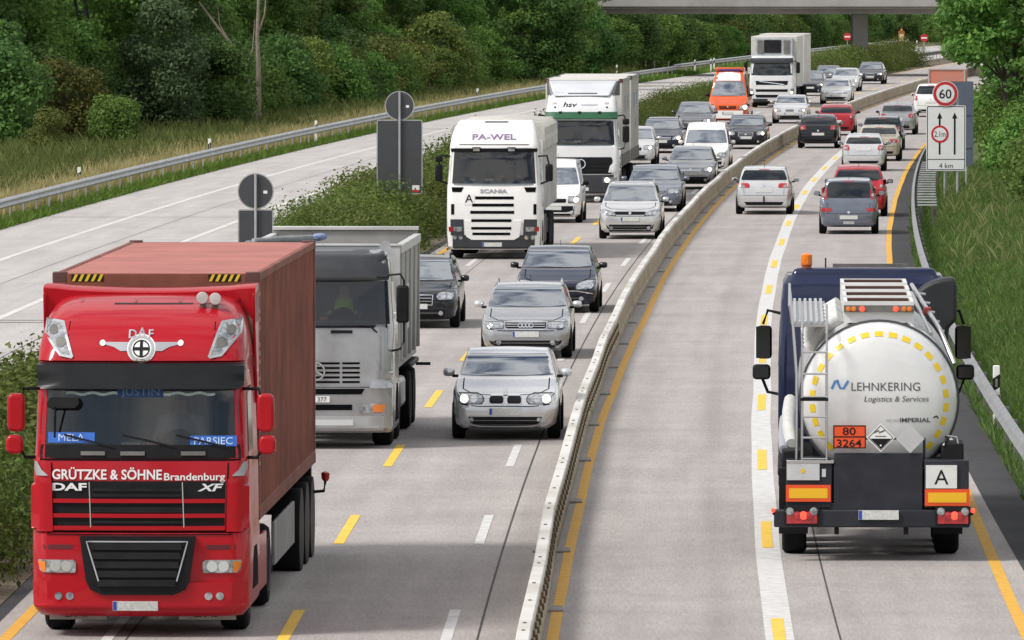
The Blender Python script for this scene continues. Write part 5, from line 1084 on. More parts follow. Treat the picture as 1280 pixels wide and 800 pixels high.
# tipping body: four slanted walls open at the top
TB = M('tipper_body_steel', (.33, .325, .31), rough=.55, metal=.2, noise=(1.2, .22)); TBR = M('tipper_rim_pale', (.55, .55, .54), rough=.5, metal=.2, noise=(2, .15))
y0, y1, zb, zt_ = 2.35, 8.6, 1.3, 3.2
for s_ in (-1, 1):
    MB().add([(s_*1.22, y0, zb), (s_*1.22, y1, zb), (s_*1.25, y1, zt_-.14), (s_*1.25, y0, zt_-.14), (s_*1.17, y0, zb), (s_*1.17, y1, zb), (s_*1.20, y1, zt_-.14), (s_*1.20, y0, zt_-.14)], [(0,1,2,3), (5,4,7,6), (0,4,5,1), (3,2,6,7), (0,3,7,4), (1,5,6,2)]).build('side_wall', TB, tp)
    box('top_rim', TBR, tp, *sorted((s_*1.16, s_*1.28)), y0, y1, zt_-.14, zt_, .01)
    for k in range(5): y = y0+.2+1.42*k; box('wall_rib', TB, tp, *sorted((s_*1.222, s_*1.272)), y, y+.14, zb, zt_-.145, .008)
    box('side_hatch', TBR, tp, *sorted((s_*1.245, s_*1.262)), y0+1.75, y0+2.6, 1.75, 2.5, .01)
box('front_wall', TBR, tp, -1.25, 1.25, y0-.06, y0-.005, zb, zt_-.02, .01); box('front_top_rim', TBR, tp, -1.27, 1.27, y0-.08, y0+.06, zt_-.018, zt_+.02, .008); box('tailgate', TB, tp, -1.22, 1.22, y1, y1+.08, zb, zt_+.05, .01); box('load_floor', TB, tp, -1.2, 1.2, y0, y1, zb-.12, zb, .0)
box('tailgate_top', TBR, tp, -1.24, 1.24, y1-.05, y1+.12, zt_+.055, zt_+.12, .01)
tr_ = sub_root(tp, 'tarpaulin_roll', 'grey rolled tarpaulin with blue cloth lying on the tipper body edge', 'tarpaulin', y0+1.5, zt_)
MB().tube([(-1.15, -1.4, .06), (-.75, -.9, .07), (-.45, -.4, .065), (-.30, .1, .07)], [.045, .055, .06, .05], 10).build('roll', M('tarpaulin_grey', (.26, .27, .28), rough=.8, noise=(6, .25), bump=(10, .8)), tr_, smooth=60)
MB().loft([[(-.22+.10*math.cos(a)*q+.02*k, .2+.15*k, .07+.06*math.sin(a)*q) for a in [2*math.pi*j/9 for j in range(9)]] for k, q in ((0, .5), (1, 1.1), (2, .8), (3, 1.0), (4, .4))]).build('cloth', M('cloth_blue', (.09, .14, .36), rough=.9, noise=(12, .6, (.3, .32, .36))), tr_, smooth=70)
driver(tp, 'driver in a lime yellow vest holding the wheel inside the silver tipper cab', M('lime_vest', (.48, .75, .05), rough=.8, noise=(9, .15)), .92, 1.84)
# ------------------------------------------------------------------ white hauler with tarpaulin tipper trailer
TW = paint('truck_white', (.80, .795, .78), dirt=.05, coat=.5); DGP = M('bumper_dark_grey', (.035, .038, .045), rough=.5, noise=(3, .25))
sc_, D2 = lorry_root('articulated_truck', 'white tractor unit with purple lettering on its roof in the slow lane', 617, 322, 1.45)
X, Z = px_to(D2, 617)
lv = [(.26, .10, 2.2, 1.20), (.34, .02, 2.2, 1.24), (.70, .0, 2.2, 1.25), (1.20, .0, 2.2, 1.25), (1.95, .07, 2.2, 1.24), (2.0, .10, 2.2, 1.235), (2.85, .26, 2.2, 1.18), (2.95, .24, 2.2, 1.18), (3.05, .28, 2.2, 1.17), (3.30, .44, 2.2, 1.12), (3.48, .72, 2.2, 1.06), (3.60, 1.15, 2.2, 1.0), (3.66, 1.7, 2.2, .96)]
mb = cab_loft(lv, rc=.2, bulge=.08); B = Body(mb); open_cab(mb, 2.02, 2.84, 1.07).build('cab', TW, sc_, smooth=33); cab_interior(sc_, 2.06, 'white'); driver(sc_, 'driver in a dark shirt behind the windscreen of the white tractor unit', M('dark_shirt', (.05, .06, .09), rough=.8), .95, 1.85)
B.patch('front', [(1.96, -1.16, 1.16), (2.0, -1.165, 1.165), (2.82, -1.12, 1.12), (2.86, -1.11, 1.11)], 'windscreen', CLEAR, sc_, eps=.006, cols=12, sub=4, bulge=.05)
B.patch('front', [(2.84, -1.14, 1.14), (2.93, -1.15, 1.15)], 'visor_strip', BLACK, sc_, eps=.05, cols=10)
B.strip('front', [(-.92, 3.03), (.92, 3.03)], .02, 'roof_gap', BLACK, sc_, eps=.008); B.patch('front', [(3.60, -.28, .34), (3.63, -.28, .34)], 'roof_hatch', BLACK, sc_, eps=.012, cols=5)
for px in (595, 639): q = B.patch('front', [(Z(190), X(px-5), X(px+5)), (Z(184), X(px-5), X(px+5))], 'roof_lamp', BLACK, sc_, eps=.07, cols=2, sub=1); B.patch('front', [(Z(189), X(px-4), X(px+4)), (Z(185.3), X(px-4), X(px+4))], 'lamp_glass', LENS, q, eps=.075, cols=2, sub=1)
B.text('front', 'PA-WEL', X(617), Z(174.5), 'roof_lettering', M('purple_print', (.23, .14, .30), rough=.5), sc_, width=1.16, height=.15, bold=.02, eps=.014)
for x0, x1 in ((-.8, -.1), (.0, .7)): B.strip('front', [(x0, 2.10), (x1, 2.02)], .025, 'wiper', BLACK, sc_, eps=.02)
B.text('front', 'SCANIA', X(617), Z(241), 'maker_lettering', M('letter_grey', (.33, .34, .36), rough=.35, metal=.3), sc_, width=.72, height=.10, bold=.03, eps=.014)
B.text('front', 'A', X(586), Z(253), 'sign_lettering', INK, sc_, height=.23, eps=.02)
plate_ = B.patch('front', [(Z(256), X(580), X(593)), (Z(243), X(580), X(593))], 'waste_plate', TW, sc_, eps=.008, cols=2, sub=1)
for j, (py, hw, sh) in enumerate(((247, .51, .02), (256, .55, -.02), (265, .58, -.04), (275.5, .53, -.06), (285, .53, -.06), (292, .50, -.06))):
    B.patch('front', [(Z(py+2), -hw+sh, hw+sh), (Z(py-1.6), -hw+sh, hw+sh)], 'grille_slot', DARK, sc_, eps=.010, cols=6, sub=1)
for s_ in (-1, 1):
    B.patch('front', [(Z(240), *sorted((s_*.86, s_*1.10))), (Z(234), *sorted((s_*.80, s_*1.12)))], 'air_inlet', DARK, sc_, eps=.010, cols=3, sub=1)
    B.patch('front', [(Z(268), *sorted((s_*1.05, s_*1.13))), (Z(255), *sorted((s_*1.05, s_*1.13)))], 'side_slot', DARK, sc_, eps=.012, cols=2, sub=1)
    B.patch('front', [(.64, *sorted((s_*.78, s_*1.24))), (1.06, *sorted((s_*.80, s_*1.245)))], 'lamp_surround', DGP, sc_, eps=.012, cols=4)
    q = B.patch('front', [(.74, *sorted((s_*.84, s_*1.06))), (.86, *sorted((s_*.84, s_*1.08)))], 'headlamp', LENS, sc_, eps=.02, cols=3, sub=1); B.patch('front', [(.74, *sorted((s_*1.08, s_*1.19))), (.86, *sorted((s_*1.10, s_*1.2)))], 'indicator', TAIL, q, eps=.022, cols=3, sub=1)
    for x in (.87, 1.03): B.disc('front', s_*x, .58, .055, 'fog_lamp', LENS, sc_, eps=.05)
lb = B.patch('front', [(.28, -1.19, 1.19), (.34, -1.23, 1.23), (.64, -1.245, 1.245)], 'bumper', DGP, sc_, eps=.035, cols=12)
B.patch('front', [(.52, -.58, .54), (.60, -.72, .68), (1.02, -.78, .74)], 'grille_apron', TW, sc_, eps=.05, cols=8)
for j, (py, hw, sh) in enumerate(((285, .53, -.06), (292, .50, -.06), (275.5, .53, -.06))): B.patch('front', [(Z(py+1.8), -hw+sh, hw+sh), (Z(py-1.5), -hw+sh, hw+sh)], 'grille_slot', DARK, sc_, eps=.056, cols=6, sub=1)
number_plate(B, sc_, 'front', X(615), .34); 
for s_, side in ((1, 'right'), (-1, 'left')):
    B.patch(side, [(2.0, .5, 1.3), (2.6, .58, 1.3), (2.66, .66, 1.26)], 'door_window', GLASSD, sc_, eps=.006, cols=4); B.patch(side, [(.45, .95, 1.9), (.8, 1.0, 1.85), (1.0, 1.2, 1.6)], 'wheel_arch', DARK, sc_, eps=.004, cols=5)
    m = box('mirror', BLACK, sc_, *sorted((s_*1.36, s_*1.56)), .2, .34, 2.06, 2.52, .05); rod('mirror_arm', BLACK, sc_, [(s_*1.14, .45, 2.72), (s_*1.40, .30, 2.74), (s_*1.46, .27, 2.5)], .028, 6); rod('mirror_arm', BLACK, sc_, [(s_*1.2, .4, 1.98), (s_*1.44, .28, 2.08)], .028, 6)
box('mirror', BLACK, sc_, -1.55, -1.36, .2, .34, 2.57, 2.74, .04)
box('chassis_frame', CHASSIS, sc_, -.45, .45, .3, 6, .65, 1.0); truck_wheels(sc_, (1.45,)); truck_wheels(sc_, (5.1,), dual=True)
for s_ in (-1, 1): box('side_tank', STEELDK, sc_, *sorted((s_*.75, s_*1.2)), 2.4, 4.3, .4, .95, .06); box('chassis_fairing', DGP, sc_, *sorted((s_*1.2, s_*1.24)), 2.3, 4.4, .38, 1.1, .01)
st_ = sub_root(sc_, 'tipper_trailer', 'white ribbed tipper trailer with creased tarpaulin behind the white tractor', 'trailer', 0)
TRW = M('trailer_white_dirty', (.58, .57, .545), rough=.6, noise=(1.1, .18)); TARP = M('tarpaulin_beige', (.52, .50, .455), rough=.75, noise=(2, .25), bump=(5, .8))
y0, y1 = 2.75, 12.6
box('trailer_box', TRW, st_, -1.2, 1.2, y0, y1, 1.25, 3.12, .02)
for s_ in (-1, 1):
    for k in range(14): y = y0+.05+.72*k; box('wall_rib', TRW, st_, *sorted((s_*1.201, s_*1.245)), y, y+.16, 1.25, 3.10, .008)
    box('top_rim', TRW, st_, *sorted((s_*1.19, s_*1.26)), y0, y1, 3.08, 3.2, .01)
tv = []
for k in range(13):
    y = y0-.06+(y1-y0+.1)*k/12; cr_ = .03*math.sin(k*2.1); tv.append([(-1.25, y, 2.9+cr_), (-1.25, y, 3.42), (-1.1, y, 3.55+cr_), (0, y, 3.62+cr_*.6), (1.1, y, 3.55-cr_), (1.25, y, 3.42), (1.262, y, 2.86-cr_)])
MB().loft(tv, closed=True).build('tarpaulin', TARP, st_, smooth=40)
box('front_wall', TRW, st_, -1.22, 1.22, y0-.08, y0-.065, 1.3, 3.1, .01); box('frame', CHASSIS, st_, -.5, .5, 3.6, 12.4, 1.02, 1.24); truck_wheels(st_, (8.9, 10.2, 11.5)); 
for s_ in (-1, 1): box('side_guard', CHASSIS, st_, *sorted((s_*1.1, s_*1.15)), 5.8, 8.2, .5, .9)
# ------------------------------------------------------------------ tall white box lorry with green visor
hv, D3 = lorry_root('box_truck', 'tall white lorry with green sun visor and roof deflector', 726, 252, 1.45)
X, Z = px_to(D3, 726); HVW = paint('box_truck_white', (.73, .74, .75), dirt=.05)
lv = [(.28, .10, 2.1, 1.20), (.36, .02, 2.1, 1.24), (1.1, .0, 2.1, 1.25), (1.84, .07, 2.1, 1.235), (1.9, .12, 2.1, 1.23), (2.68, .26, 2.1, 1.18), (2.78, .24, 2.1, 1.18), (3.05, .32, 2.1, 1.16), (3.36, .52, 2.1, 1.12), (3.50, .72, 2.1, 1.10), (3.56, 1.0, 2.1, 1.06)]
mb = cab_loft(lv, rc=.2, bulge=.07); B = Body(mb); open_cab(mb, 1.92, 2.68, 1.07).build('cab', HVW, hv, smooth=33); cab_interior(hv, 1.98, 'box'); driver(hv, 'driver in a blue shirt behind the windscreen of the tall box lorry', M('blue_shirt', (.10, .16, .30), rough=.8), .95, 1.76)
B.patch('front', [(1.87, -1.15, 1.15), (1.92, -1.155, 1.155), (2.66, -1.12, 1.12), (2.70, -1.10, 1.10)], 'windscreen', CLEAR, hv, eps=.006, cols=12, sub=4, bulge=.05)
B.patch('front', [(2.75, -1.17, 1.17), (2.80, -1.20, 1.20), (2.98, -1.19, 1.19)], 'sun_visor', M('visor_green', (.012, .11, .045), rough=.35, coat=.5), hv, eps=.12, cols=12)
for px in (700, 724, 749): B.patch('front', [(2.93, X(px)-.05, X(px)+.05), (3.0, X(px)-.05, X(px)+.05)], 'visor_clip', BLACK, hv, eps=.14, cols=2, sub=1)
B.text('front', 'hsv', X(712), Z(133.5), 'company_lettering', INK, hv, width=.46, height=.16, shear=.25, bold=.012, eps=.014)
B.strip('front', [(X(726), Z(131)), (X(746), Z(131))], .05, 'small_print', M('grey_print', (.45, .47, .50), rough=.6), hv, eps=.012)
for px in (693, 758): B.disc('front', X(px), Z(134), .03, 'roof_stud', INK, hv, eps=.02); B.strip('front', [(X(px)-.08, Z(129)), (X(px)+.06, Z(129))], .05, 'roof_badge', M('badge_pink', (.55, .42, .42), rough=.5), hv, eps=.014)
MB().loft([[(-.92, .62, 3.5), (.92, .62, 3.5), (1.0, 1.9, 3.5), (-1.0, 1.9, 3.5)], [(-1.12, 1.55, 3.98), (1.12, 1.55, 3.98), (1.15, 1.95, 3.98), (-1.15, 1.95, 3.98)]]).build('roof_deflector', M('deflector_white', (.60, .62, .65), rough=.35, coat=.4, noise=(1, .1)), hv, bevel=.06, seg=3)
for s_ in (-1, 1): MB().add([(s_*1.02, .80, 3.50), (s_*1.18, 2.1, 3.5), (s_*1.19, 2.1, 4.0), (s_*1.13, 1.62, 3.97)], [(0,1,2,3)]).build('deflector_cheek', M('cheek_dark', (.10, .10, .11), rough=.5), hv).modifiers.new('s', 'SOLIDIFY').thickness = .02
MB().box(-.45, .50, .74, .80, 3.56, 3.60).build('deflector_slot', STEELDK, hv)
for x0, x1 in ((-.7, .0), (.1, .8)): B.strip('front', [(x0, 2.0), (x1, 1.92)], .025, 'wiper', BLACK, hv, eps=.02)
B.patch('front', [(.95, -1.0, 1.0), (1.40, -1.04, 1.04), (1.50, -1.0, 1.0)], 'grille', BLACK, hv, eps=.012, cols=10)
v, f = ring2d(.13, .16, 24); B.flat('front', v, f, 0, 1.28, 'star_ring', CHROME, hv, eps=.05)
for j in range(3): B.strip('front', [(-.95, 1.05+.13*j), (.95, 1.05+.13*j)], .03, 'grille_bar', CHASSIS, hv, eps=.03)
B.patch('front', [(.30, -1.2, 1.2), (.36, -1.24, 1.24), (.92, -1.245, 1.245)], 'bumper', DGP, hv, eps=.03, cols=12)
for s_ in (-1, 1):
    B.patch('front', [(1.0, *sorted((s_*.90, s_*1.24))), (1.22, *sorted((s_*.96, s_*1.245))), (1.28, *sorted((s_*1.02, s_*1.24)))], 'corner_flap', HVW, hv, eps=.05, cols=4)
    q = B.patch('front', [(.66, *sorted((s_*.72, s_*1.16))), (.84, *sorted((s_*.72, s_*1.19)))], 'headlamp', LENS, hv, eps=.045, cols=4); B.disc('front', s_*.86, .75, .08, 'lit_lamp', LENSLIT, q, eps=.055)
    m = box('mirror', BLACK, hv, *sorted((s_*1.36, s_*1.58)), .2, .34, 1.98, 2.52, .05); box('mirror', BLACK, hv, *sorted((s_*1.36, s_*1.58)), .2, .34, 2.56, 2.76, .05)
    rod('mirror_arm', BLACK, hv, [(s_*1.14, .45, 2.84), (s_*1.40, .30, 2.88), (s_*1.47, .27, 2.7)], .028, 6); rod('mirror_arm', BLACK, hv, [(s_*1.2, .4, 1.75), (s_*1.4, .28, 1.78), (s_*1.46, .27, 2.0)], .028, 6)
    side = 'right' if s_ > 0 else 'left'; B.patch(side, [(1.9, .5, 1.25), (2.55, .58, 1.25), (2.6, .66, 1.2)], 'door_window', GLASSD, hv, eps=.006, cols=4); B.patch(side, [(.45, .95, 1.9), (.8, 1.0, 1.85), (1.0, 1.2, 1.6)], 'wheel_arch', DARK, hv, eps=.004, cols=5)
number_plate(B, hv, 'front', 0, .40)
BOXM = M('swap_body_offwhite', (.60, .585, .545), rough=.55, noise=(.8, .12)); BLP = M('blue_print', (.10, .22, .42), rough=.5)
def swap_body(y0, y1, z0=1.15, z1=4.02):
    b = box('box_body', BOXM, hv, -1.26, 1.26, y0, y1, z0, z1, .02)
    for s_ in (-1, 1):
        for k in range(int((y1-y0)/.62)): y = y0+.25+.62*k; box('wall_rib', BOXM, b, *sorted((s_*1.261, s_*1.275)), y, y+.05, z0+.1, z1-.12)
        box('top_rail', STEEL, b, *sorted((s_*1.255, s_*1.29)), y0, y1, z1-.09, z1+.012)
        for yy in (y0, y1-.16): box('corner_casting', M('casting_brown', (.10, .04, .035), rough=.6), b, *sorted((s_*1.16, s_*1.295)), yy-.01, yy+.17, z1-.11, z1+.02)
        for (yy, zz, h_) in ((y0+2.2, 2.9, .55), (y0+4.6, 3.0, .5), (y0+3.4, 2.2, .35)): box('side_print', BLP, b, *sorted((s_*1.2765, s_*1.279)), yy, yy+.5, zz, zz+h_)
        box('lower_rail', STEELDK, b, *sorted((s_*1.255, s_*1.282)), y0, y1, z0, z0+.4)
swap_body(2.45, 9.7); 
box('chassis_frame', CHASSIS, hv, -.45, .45, .3, 9.6, .7, 1.14); truck_wheels(hv, (1.45,)); truck_wheels(hv, (6.6, 7.95), dual=True)
tl_ = sub_root(hv, 'drawbar_trailer', 'white swap-body trailer coupled behind the tall white lorry', 'trailer', 0); hv_ = hv; hv = tl_; swap_body(11.0, 18.2); hv = hv_
box('chassis_frame', CHASSIS, tl_, -.45, .45, 9.4, 18, .7, 1.14); truck_wheels(tl_, (13.6, 14.9), dual=False)
# ------------------------------------------------------------------ far white lorry with cooling box
vo, D4 = lorry_root('refrigerated_truck', 'far white lorry with a cooling unit on its tall box and a dark visor', 964.5, 134, 1.45)
X, Z = px_to(D4, 964.5)
lv = [(.30, .10, 2.1, 1.20), (.38, .02, 2.1, 1.24), (1.1, .0, 2.1, 1.25), (1.75, .07, 2.1, 1.235), (1.8, .12, 2.1, 1.23), (2.52, .26, 2.1, 1.18), (2.6, .22, 2.1, 1.18), (2.78, .30, 2.1, 1.15), (2.86, .55, 2.1, 1.1)]
mb = cab_loft(lv, rc=.2, bulge=.07); B = Body(mb); mb.build('cab', HVW, vo, smooth=33)
B.patch('front', [(1.78, -1.14, 1.14), (2.50, -1.11, 1.11)], 'windscreen', GLASST, vo, eps=.006, cols=10, sub=5, bulge=.05); B.patch('front', [(2.46, -1.16, 1.16), (2.74, -1.17, 1.17)], 'sun_visor', M('visor_smoke', (.05, .055, .065), rough=.3), vo, eps=.10, cols=10)
for z0, z1 in ((1.26, 1.48), (.88, 1.02), (.56, .72)): B.patch('front', [(z0, -.86, .86), (z1, -.9, .9)], 'grille', BLACK, vo, eps=.012, cols=8)
B.strip('front', [(-.7, 1.46), (.7, 1.28)], .05, 'grille_diagonal', CHROME, vo, eps=.03)
B.patch('front', [(.30, -1.2, 1.2), (.50, -1.24, 1.24)], 'bumper', DGP, vo, eps=.03, cols=10)
for s_ in (-1, 1):
    q = B.patch('front', [(.72, *sorted((s_*.98, s_*1.2))), (1.06, *sorted((s_*1.06, s_*1.24)))], 'headlamp', LENS, vo, eps=.02, cols=3); B.disc('front', s_*1.1, .84, .07, 'lit_lamp', LENSLIT, q, eps=.03)
    box('mirror', BLACK, vo, *sorted((s_*1.34, s_*1.55)), .2, .34, 1.9, 2.5, .05); rod('mirror_arm', BLACK, vo, [(s_*1.15, .4, 2.58), (s_*1.45, .27, 2.5)], .03, 6)
    B.patch('right' if s_ > 0 else 'left', [(1.85, .5, 1.25), (2.45, .6, 1.25)], 'door_window', GLASSD, vo, eps=.006, cols=3)
number_plate(B, vo, 'front', 0, .38)
bx_ = box('box_body', BOXM, vo, -1.27, 1.27, 2.5, 9.6, 1.15, 3.92, .02); box('cooling_unit', M('unit_grey', (.42, .44, .45), rough=.5, noise=(3, .2)), vo, -1.05, 1.05, 2.05, 2.48, 2.75, 3.85, .04); box('fan_grille', CHASSIS, vo, -.52, .42, 2.0, 2.048, 3.0, 3.72, .02)
for x in (-.9, .55): box('vent_panel', STEELDK, vo, x, x+.36, 2.02, 2.047, 2.95, 3.7)
box('chassis_frame', CHASSIS, vo, -.45, .45, .3, 9.5, .7, 1.14); truck_wheels(vo, (1.45,)); truck_wheels(vo, (6.6, 7.9), dual=True)
tl2 = sub_root(vo, 'drawbar_trailer', 'pale box trailer behind the far white refrigerated lorry', 'trailer', 0); box('box_body', BOXM, tl2, -1.27, 1.27, 11.2, 18.6, 1.15, 3.98, .02); box('chassis_frame', CHASSIS, tl2, -.45, .45, 9.6, 18.4, .7, 1.14); truck_wheels(tl2, (14, 15.3))
# ------------------------------------------------------------------ ambulance
ORG = paint('ambulance_orange', (.70, .105, .02))
am, B = car('ambulance_van', 'orange-red high-roof ambulance van with white panel above its windscreen', 909.5, 155, ORG, 'bigvan', 5.9, .985, 2.62, nose=1.02, hl=(.50, .92, .72, .98, 'slant'), lit=True, grille=(.42, .76, .92), trim=ORG, low=(.80, .34, .46), plate=.52, fog=False, cat='ambulance', mirror=BLACK, badge=(CHROME, .86), tumble=.17, k=dict(cz=1.36, cy=1.0, ry=1.85), wtop=.42)
B.patch('front', [(2.14, -.76, .76), (2.40, -.74, .74), (2.56, -.66, .66)], 'white_panel', WHITE, am, eps=.012, cols=8); B.patch('front', [(.30, -.90, .90), (.68, -.94, .94)], 'white_bumper', WHITE, am, eps=.014, cols=10)
number_plate(B, am, 'front', 0, .50); box('light_bar', M('blue_beacon', (.02, .03, .25), rough=.2, coat=1), am, -.55, .55, 1.9, 2.1, 2.62, 2.70, .02); box('roof_box', ORG, am, -.72, .72, 1.95, 3.2, 2.60, 2.78, .05)
# ------------------------------------------------------------------ far orange-red covered trailer behind the signs
D = dist(125); ot = empty('covered_trailer', ((1183-640)*D/FPX, D, 0), -math.atan(dc(D))); tag(ot, 'faded orange-red covered trailer seen beyond the speed sign', 'trailer')
OTM = M('tarpaulin_orange', (.50, .13, .085), rough=.7, noise=(1.2, .3, (.40, .22, .17))); OTF = M('trailer_frame_grey', (.40, .37, .35), rough=.6)
box('cover', OTM, ot, -1.06, 1.06, .02, 4.5, .62, 1.78, .04); box('bed', OTF, ot, -1.12, 1.12, .0, 4.6, .42, .6, .02)
for x in (-1.08, 1.0): box('frame_post', OTF, ot, x, x+.09, -.03, .015, .5, 1.84)
box('frame_top', OTF, ot, -.99, .99, -.03, .015, 1.76, 1.84)
for s_ in (-1, 1): box('tail_lamp', TAIL, ot, *sorted((s_*.7, s_*1.0)), -.05, -.005, .44, .56)
truck_wheels(ot, (2.2,), x=.95, r=.36)
# ------------------------------------------------------------------ tanker
TBL = paint('tanker_cab_blue', (.008, .014, .052), metal=.1)
tk, D5 = lorry_root('tank_trailer', 'white tank semitrailer with ladder, hazard plates and company lettering on its rear', 1090, 683, 2.2, cat='trailer')
D5 = 114.0; h = math.atan(dc(D5)); tk.location = ((1090-640)*D5/FPX, D5, 0); tk.rotation_euler = (0, 0, -h-math.radians(.75))
X, Z = px_to(D5, 1090)
TANK = M('tank_white', (.72, .725, .72), rough=.25, coat=1, noise=(1.4, .07)); TKG = M('tank_chassis_grey', (.028, .030, .038), rough=.5, spec=.25, noise=(3, .25)); SST = M('stainless_steel', (.55, .55, .55), rough=.28, metal=.9)
tcx, tcz, tr_r = X(1100), 2.07, 1.02
prof = [(.30, .0), (.305, .25), (.325, .5), (.37, .75), (.44, .90), (.53, .985), (.65, tr_r), (10.3, tr_r), (10.6, .8), (10.75, .0)]
mb = MB().lathe(prof, 56, (tcx, 0, tcz), 'y'); B = Body(mb); tnk = mb.build('tank', TANK, tk, smooth=45)
for y in (.66, 2.9, 5.2, 7.6): MB().lathe([(y, tr_r+.004), (y+.01, tr_r+.03), (y+.09, tr_r+.03), (y+.10, tr_r+.004)], 56, (tcx, 0, tcz), 'y').build('tank_band', M('band_dark', (.05, .05, .055), rough=.5) if y < 1 else ALU, tk, smooth=40)
nd = 30
for k in range(nd):
    a0 = 2*math.pi*k/nd+.05; a1 = a0+.125
    if math.sin((a0+a1)/2) < -.80: continue
    pts = [(tcx+.875*math.cos(a0+(a1-a0)*t/3), tcz+.875*math.sin(a0+(a1-a0)*t/3)) for t in range(4)]
    B.strip('front', pts, .065, 'reflective_dash', M('reflective_yellow', (.82, .58, .02), rough=.4), tk, eps=.006)
B.text('front', 'LEHNKERING', X(1108), Z(490), 'company_lettering', M('letter_charcoal', (.07, .07, .08), rough=.5), tk, width=.89, height=.115, bold=-.004, eps=.006)
B.text('front', 'Logistics & Services', X(1121.5), Z(503.5), 'company_lettering', M('letter_charcoal', (.07, .07, .08)), tk, width=.84, height=.075, shear=.2, eps=.006)
B.text('front', 'WE ARE', X(1116), Z(529), 'company_lettering', M('letter_lightgrey', (.38, .38, .39), rough=.5), tk, width=.17, height=.038, eps=.006)
B.text('front', 'IMPERIAL', X(1145), Z(529.5), 'company_lettering', M('letter_charcoal', (.07, .07, .08)), tk, width=.40, height=.058, bold=.02, eps=.006)
B.strip('front', [(X(1168), Z(524)), (X(1172), Z(522)), (X(1174), Z(525))], .02, 'small_logo', INK, tk, eps=.006)
LB = M('logo_blue', (.07, .24, .55), rough=.45)
B.strip('front', [(X(1040), Z(488)), (X(1044.5), Z(478.5)), (X(1049), Z(477.5))], .03, 'logo_wave', LB, tk, eps=.006); B.strip('front', [(X(1047), Z(478)), (X(1051), Z(487)), (X(1055), Z(487)), (X(1061), Z(477.5))], .03, 'logo_wave', LB, tk, eps=.007)
# chassis rear
box('rear_panel', TKG, tk, X(1043), X(1154), .05, .13, Z(655), Z(567), .01); 
for px0, px1, nm in ((983, 1041, 'left'), (1156, 1212, 'right')): box('side_cabinet', TKG, tk, X(px0), X(px1), .06, .9, Z(636), Z(576), .015)
box('bumper_beam', TKG, tk, X(968), X(1213), .0, .16, Z(660), Z(638), .02)
box('rear_crossmember', CHASSIS, tk, -1.2, 1.2, .2, .6, .75, 1.2)
ORA = M('marker_orange', (.80, .085, .015), rough=.4); YLW = M('marker_yellow', (.85, .48, .015), rough=.4)
for px0, px1, py0, py1 in ((983, 1039, 628, 607), (1157, 1213, 633, 612)):
    mk = box('marker_board', ORA, tk, X(px0), X(px1), .035, .055, Z(py0), Z(py1)); box('marker_field', YLW, mk, X(px0+4), X(px1-4), .030, .034, Z(py0-4.3), Z(py1+4.3))
p_ = box('waste_sign', M('plate_white', (.72, .73, .72), rough=.5, noise=(6, .08)), tk, X(1158), X(1197), .035, .056, Z(611), Z(582)); txt_xz('A', X(1177.5), Z(606), .032, 'sign_lettering', INK, p_, height=.20)
p_ = box('label_plate', M('plate_grey', (.55, .56, .56), rough=.45, noise=(4, .1)), tk, X(984), X(1025), .035, .056, Z(601), Z(580)); MB().lathe([(.031, .03), (.034, .03)], 12, (X(1004), 0, Z(589.5)), 'y').build('yellow_dot', HAZ, p_)
box('info_sticker', M('sticker_pale', (.5, .55, .58), rough=.5), tk, X(1028), X(1033), .05, .057, Z(597), Z(587))
for s_, px in ((-1, 1003), (1, 1192)):
    hs_ = box('lamp_housing', CHASSIS, tk, X(px-22), X(px+22), -.03, -.002, Z(656), Z(633.5)); 
    for k, (dx_, m_) in enumerate(((-15, LENS), (-6, TAIL), (2, TAIL), (9, TAIL), (15, LENS))):
        b_ = MB().lathe([(-.052, .01), (-.048, .05 if m_ is TAIL else .045), (-.031, .055)], 14, (X(px+dx_), 0, Z(645 if m_ is TAIL else 640)), 'y').build('tail_lamp', m_ if m_ is not TAIL or k != 2 else TAILLIT, hs_, smooth=50)
    box('red_reflector', TAIL, hs_, X(px-19), X(px+19), -.036, -.031, Z(655), Z(641))
    sx = X(967 if s_ < 0 else 1217); rod('lamp_stalk', BLACK, tk, [(s_*1.2, .05, Z(648)), (sx, .03, Z(642))], .022, 6); MB().lathe([(-.04, .0), (-.03, .028), (.03, .03), (.05, .0)], 10, (sx, .02, Z(639)), 'y').build('marker_lamp', TAILLIT, tk, smooth=50)
plb = Body(MB().box(-1.3, 1.3, .0, .16, .3, .9)); number_plate(plb, tk, 'front', X(1099), Z(650), h_=.12)
# placards
pq = box('hazard_plate', ORA, tk, X(1042), X(1083), .02, .04, Z(561), Z(532)); frame_xz(X(1083)-X(1042), Z(532)-Z(561), .01, .015, (X(1042)+X(1083))/2, (Z(532)+Z(561))/2, .017, 'plate_border', INK, pq); flat_xz([(-.205, -.008), (.205, -.008), (.205, .008), (-.205, .008)], [(0,1,2,3)], X(1062.5), Z(546.5), .0165, 'plate_rule', INK, pq)
txt_xz('80', X(1062), Z(544), .016, 'plate_lettering', INK, pq, width=.17, height=.10, bold=.01); txt_xz('3264', X(1062), Z(559), .016, 'plate_lettering', INK, pq, width=.32, height=.10, bold=.01)
def diamond(px, py, r, mat, nm):
    return MB().prism([(X(px)-r, Z(py)), (X(px), Z(py)-r), (X(px)+r, Z(py)), (X(px), Z(py)+r)], .02, .035, 'y').build(nm, mat, tk)
dm = diamond(1101.5, 547.5, .185, WHITE, 'corrosive_placard'); q = .165
flat_xz([(-q+.03, -.0), (0, -q+.03), (q-.03, -.0)], [(0,1,2)], X(1101.5), Z(547.5)-.012, .017, 'placard_half', INK, dm)
